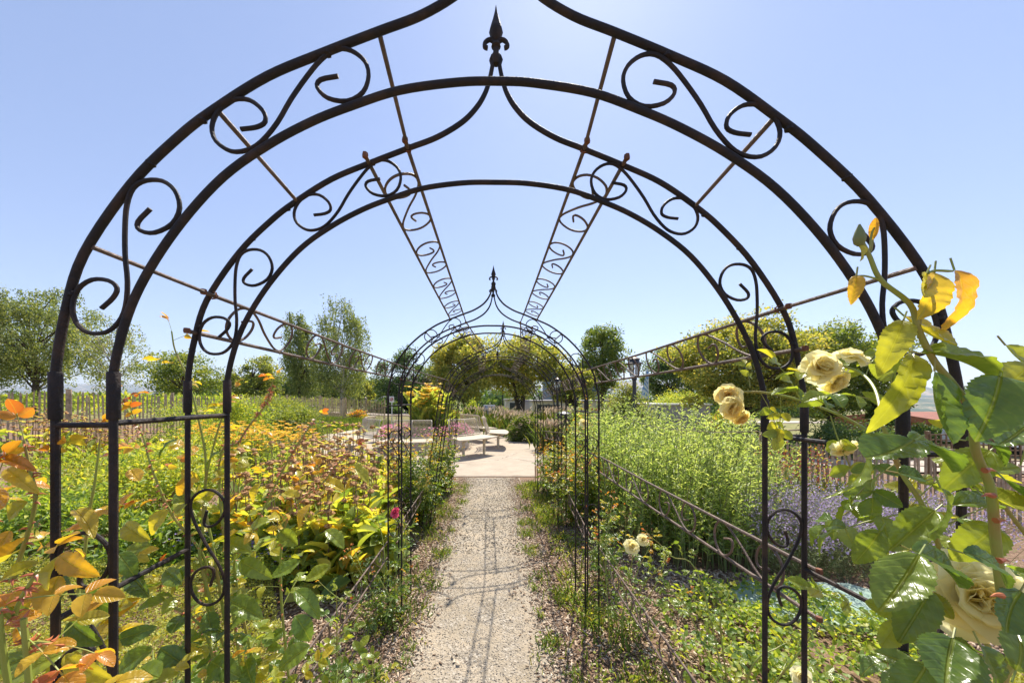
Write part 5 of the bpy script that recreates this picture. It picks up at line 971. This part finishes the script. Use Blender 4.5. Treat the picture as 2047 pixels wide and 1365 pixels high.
# ------------------------------------------------------------------ cars
def car(x, y, rz, mat, label, suv=0, Lc=4.3, H=1.5):
    z0 = zt(x, y)+.06; root = empty('parked_car', (0, 0, 0), label, 'car', 'parked cars'); W_ = .86; s = Lc/4.3; h = H/1.5
    prof = [(-2.1, .35), (-2.14, .62), (-2.05, .86), (-1.2, .96), (-.55, 1.42), (.2, 1.5), (1.0, 1.47), (1.75 if suv else 1.55, 1.36 if suv else 1.2), (2.05, .95), (2.12, .6), (2.08, .35), (1.75, .3), (1.68, .5), (1.4, .65), (1.1, .5), (1.03, .28), (-1.0, .28), (-1.07, .5), (-1.35, .65), (-1.62, .5), (-1.7, .3)]
    mb = MB()
    for yy, ins in ((-W_, .12), (-W_+.0, .0), (W_-.0, .0), (W_, .12)):
        for px_, pz in prof:
            tw = .16*max(0, (pz-.95)/.55); sg = -1 if yy < 0 else 1; mb.v.append(Vector((px_*s*(1-.02*(ins > 0)), sg*(W_-tw-(0 if ins == 0 else -.015)), pz*h-(.03 if ins and pz > .9 else 0))))
    n = len(prof)
    for j in range(3):
        for i in range(n): k = (i+1) % n; mb.f.append((j*n+i, j*n+k, (j+1)*n+k, (j+1)*n+i))
    mb.f.append(tuple(range(n))); mb.f.append(tuple(range(3*n, 4*n))[::-1]); mb.build('body', M[mat], root, True)
    gl = MB()
    for sg in (-1, 1):
        for a, b in (((-1.0, -.05)), ((.0, .75)), ((.8, 1.6 if suv else 1.35))):
            t0 = max(0, (-.55-a)/.65) if a < -.55 else 0; y0 = sg*(W_+.012); y1 = sg*(W_-.13)
            pts = [(a, y0, .98), (b, y0, .98), (min(b, b-.02), y1, 1.38), (max(a, a+.5) if a < -.9 else a+.02, y1, 1.38)]; v0 = len(gl.v); gl.v += [Vector((p_[0]*s, p_[1], p_[2]*h)) for p_ in pts]; gl.v += [Vector((p_[0]*s, p_[1]-sg*.02, p_[2]*h)) for p_ in pts]; gl.f += [(v0, v0+1, v0+2, v0+3), (v0+7, v0+6, v0+5, v0+4)]
    for a, b in (((-1.17, .985), (-.6, 1.39)), ((2.03, 1.0), (1.78 if suv else 1.6, 1.33 if suv else 1.2))):
        v0 = len(gl.v); o = -.02 if a[0] < 0 else .03
        gl.v += [Vector(((a[0]+o)*s, -W_*.86, a[1]*h+.015)), Vector(((a[0]+o)*s, W_*.86, a[1]*h+.015)), Vector(((b[0]+o)*s, W_*.74, b[1]*h+.015)), Vector(((b[0]+o)*s, -W_*.74, b[1]*h+.015))]; gl.f.append((v0, v0+1, v0+2, v0+3))
    gl.build('windows', M['glassdark'], root, False)
    for wx in (-1.35, 1.4):
        for sg in (-1, 1):
            c = Vector((wx*s, sg*(W_-.08), .32)); ax = Vector((0, sg*.1, 0)); wh = MB(); wh.tube([c-ax, c-ax*.8, c+ax*.8, c+ax], [.30, .33, .33, .30], 20); ty = wh.build('wheel', M['rubber'], root)
            MB().tube([c+ax*.9, c+ax*1.06], [.2, .18], 14).build('rim', M['benchwhite'], ty)
    for sg in (-1, 1):
        MB().box((-2.1*s, sg*.62, .72*h), (.08, .32, .13)).build('headlight', M['white'], root, True, .02); MB().box((2.08*s, sg*.68, .85*h), (.08, .18, .26)).build('taillight', M['redsign'], root, True, .02)
    root.location = (x, y, z0); root.rotation_euler = (0, 0, rz); return root
car(PX(797+12, 38), 38, R(8), 'carblue', 'light blue parked car left of the dark one', 0)
car(PX(836, 35), 35, R(-60), 'carnavy', 'dark blue parked car half hidden by the canna', 1, 4.5, 1.7)
car(PX(2022, 14), 14, R(10), 'carwhite', 'white parked car at the right edge behind the lattice', 0)
car(PX(775, 44), 44, R(5), 'carwhite', 'distant silver-white parked car behind the left of the tunnel', 0)
# ------------------------------------------------------------------ buildings
def zpy(py, d): return EYE-(py-795)/F*d
def building(name, label, px0, px1, pyt, d, depth, mat, roofm='black', extra=None, slope=0):
    x0, x1 = PX(px0, d), PX(px1, d); zt_ = zpy(pyt, d); z0 = min(zt(x0, d), zt(x1, d))-.3; root = empty(name, ((x0+x1)/2, d+depth/2, z0), label, 'building')
    MB().box(((x0+x1)/2, d+depth/2, (z0+zt_)/2), (x1-x0, depth, zt_-z0)).build('wall', M[mat], root, False)
    if roofm: MB().box(((x0+x1)/2, d+depth/2, zt_+.06), (x1-x0+.2, depth+.2, .12)).build('roof_edge', M[roofm], root, False, .01)
    if extra: extra(root, x0, x1, z0, zt_, d)
    return root
def win(root, x, y, z, w_, h_, nrm=-1):
    f = MB().box((x, y-.02, z), (w_+.12, .06, h_+.12)).build('window', M['white'], root, False); MB().box((x, y-.055, z), (w_, .02, h_)).build('pane', M['glassdark'], f, False); MB().box((x, y-.07, z-h_/2-.08), (w_+.2, .1, .05)).build('sill', M['wallwhite'], f, False)
def ex_low(root, x0, x1, z0, z1, d):
    cols = ['stripeblue', 'stripeblue', 'stripegreen', 'stripeorange', 'stripered', 'stripered']; xs_ = [PX(v, d) for v in (1131, 1139, 1149, 1160, 1176, 1187, 1216)]
    for i, c in enumerate(cols): MB().box(((xs_[i]+xs_[i+1])/2, d-.03, zpy(818, d)), (xs_[i+1]-xs_[i]-.1, .05, 5.5/F*d)).build('coloured_panel', M[c], root, False)
    for v in (1085, 1108): win(root, PX(v, d), d, zpy(815, d), .9, .5)
building('low_building', 'long low pale building with coloured panels behind the right arches', 1065, 1225, 803, 27, 7, 'wallwhite', 'wallgrey', ex_low)
building('low_building', 'plain grey rendered low building behind the small street lamp', 1283, 1420, 810, 25, 6, 'wallgrey', 'wallwhite')
def ex_blue(root, x0, x1, z0, z1, d):
    mb = MB(); zr = zpy(724, d); zl = zpy(748, d); mb.v += [Vector((x0-.4, d-.4, zl)), Vector((x1, d-.4, zr)), Vector((x1, d+8, zr)), Vector((x0-.4, d+8, zl)), Vector((x0-.4, d-.4, zl+.25)), Vector((x1, d-.4, zr+.25)), Vector((x1, d+8, zr+.25)), Vector((x0-.4, d+8, zl+.25))]
    mb.f += [(0, 3, 2, 1), (4, 5, 6, 7), (0, 1, 5, 4), (1, 2, 6, 5), (2, 3, 7, 6), (3, 0, 4, 7)]; mb.build('roof', M['bluewall'], root, False)
    mb = MB(); mb.prism([(0, 0, 0), (x1-x0-.02, 0, 0), (x1-x0-.02, 0, zr-z1-.0), (0, 0, max(.02, zl-z1))], (x0+.01, d+.01, z1+.0), (x0+.01, d+7.9, z1+.0)); mb.build('gable', M['bluewall'], root, False)
    for v in (1118, 1140): win(root, PX(v, d), d, zpy(772, d), 1.6, 1.2)
    for k in range(14): MB().box((x0+(x1-x0)*(k+.5)/14, d-.015, (z0+z1)/2), (.05, .03, z1-z0)).build('batten', M['bluewall'], root, False)
building('blue_building', 'blue clad building with a sloping roof behind the golden tree', 1106, 1200, 752, 36, 8, 'bluewall', None, ex_blue)
def ex_brick(root, x0, x1, z0, z1, d):
    mb = MB(); zr = zpy(828, d); mb.prism([(0, -.4, 0), (0, 7.4, 0), (0, 3.5, zr-z1)], (x0-.3, d, z1), (x1+.3, d, z1)); mb.build('roof', M['tile'], root, False)
    MB().box(((x0+x1)/2, d-.45, z1+.02), (x1-x0+.6, .1, .12)).build('gutter', M['wallgrey'], root, False)
    for v in (1950, 2030): win(root, PX(v, d), d, zpy(880, d), .9, .7)
building('brick_house', 'low brick house with a red tiled roof at the right edge', 1935, 2200, 850, 18, 7, 'brick', None, ex_brick)
def ex_w(root, x0, x1, z0, z1, d): win(root, (x0+x1)/2, d, (z0+z1)/2+.4, .8, .9)
building('white_house', 'small white gabled building behind the chestnut trunks', 1012, 1044, 800, 30, 6, 'wallwhite', 'wallgrey', ex_w)
building('white_house', 'pale house wall between the trees left of the road', 640, 720, 800, 70, 8, 'wallwhite', 'wallgrey', ex_w)
# lattice screen at the right edge
x0, x1, d = PX(1860, 9), PX(2120, 9), 9; z0 = zt((x0+x1)/2, d); lt = empty('lattice_screen', ((x0+x1)/2, d, z0), 'dark wooden lattice screen at the right edge behind the fence', 'screen'); mb = MB(); H_ = zpy(868, d)-z0
for k in range(int((x1-x0)/.14)): mb.box((x0+k*.14, d, z0+H_/2), (.03, .02, H_))
for k in range(int(H_/.14)+1): mb.box(((x0+x1)/2, d+.022, z0+k*.14), (x1-x0, .02, .03))
mb.build('lattice', M['drystem'], lt, False)
for v in (x0, (x0+x1)/2, x1): MB().box((v, d+.06, z0+H_/2+.04), (.08, .08, H_+.08)).build('post', M['drystem'], lt, False)
# beige plume grasses near the plaza
rng = np.random.default_rng(410); lv = Leaves(); fl = Leaves()
for (cx, cy, r, n, h) in ((.9, 13.5, .9, 900, .8), (2.3, 12.5, .8, 900, .95), (1.6, 9.3, .35, 500, .7), (-.2, 15.8, 1.2, 700, .9)):
    p = np.c_[rng.normal(cx, r*.5, n), rng.normal(cy, r*.5, n)]; blades(rng, p, h, .014, lv, .6, .25, .45); q = p[:n//3]; fl.add(np.c_[q, ZT(q[:, 0], q[:, 1])+h*rng.uniform(.75, 1.1, len(q))], [0.2, 0, 1]+rng.normal(size=(len(q), 3))*.3, rdir(rng, len(q)), .16, .04, rng.random(len(q)), T_LONG)
o = tag(lv.build('plume_grass', M['grass']), 'tufts of ornamental grass with beige plumes at the back of the plaza', 'grass', kind='stuff'); fl.build('plumes', M['plume'], o)
# ------------------------------------------------------------------ air
me = MB(); me.box((-2500, 3900, 250), (17000, 8400, 640)); hz = me.build('haze', None or bpy.data.materials.new('haze_air'), None, False); tag(hz, kind='stuff')
hm_ = hz.data.materials[0]; hm_.use_nodes = True; ht = hm_.node_tree; ht.nodes.clear(); ho = ht.nodes.new('ShaderNodeOutputMaterial'); pv = ht.nodes.new('ShaderNodeVolumePrincipled')
pv.inputs['Color'].default_value = (.80, .87, 1, 1); pv.inputs['Density'].default_value = .0001; pv.inputs['Anisotropy'].default_value = .2; ht.links.new(pv.outputs[0], ho.inputs['Volume'])
scene.cycles.volume_bounces = 0
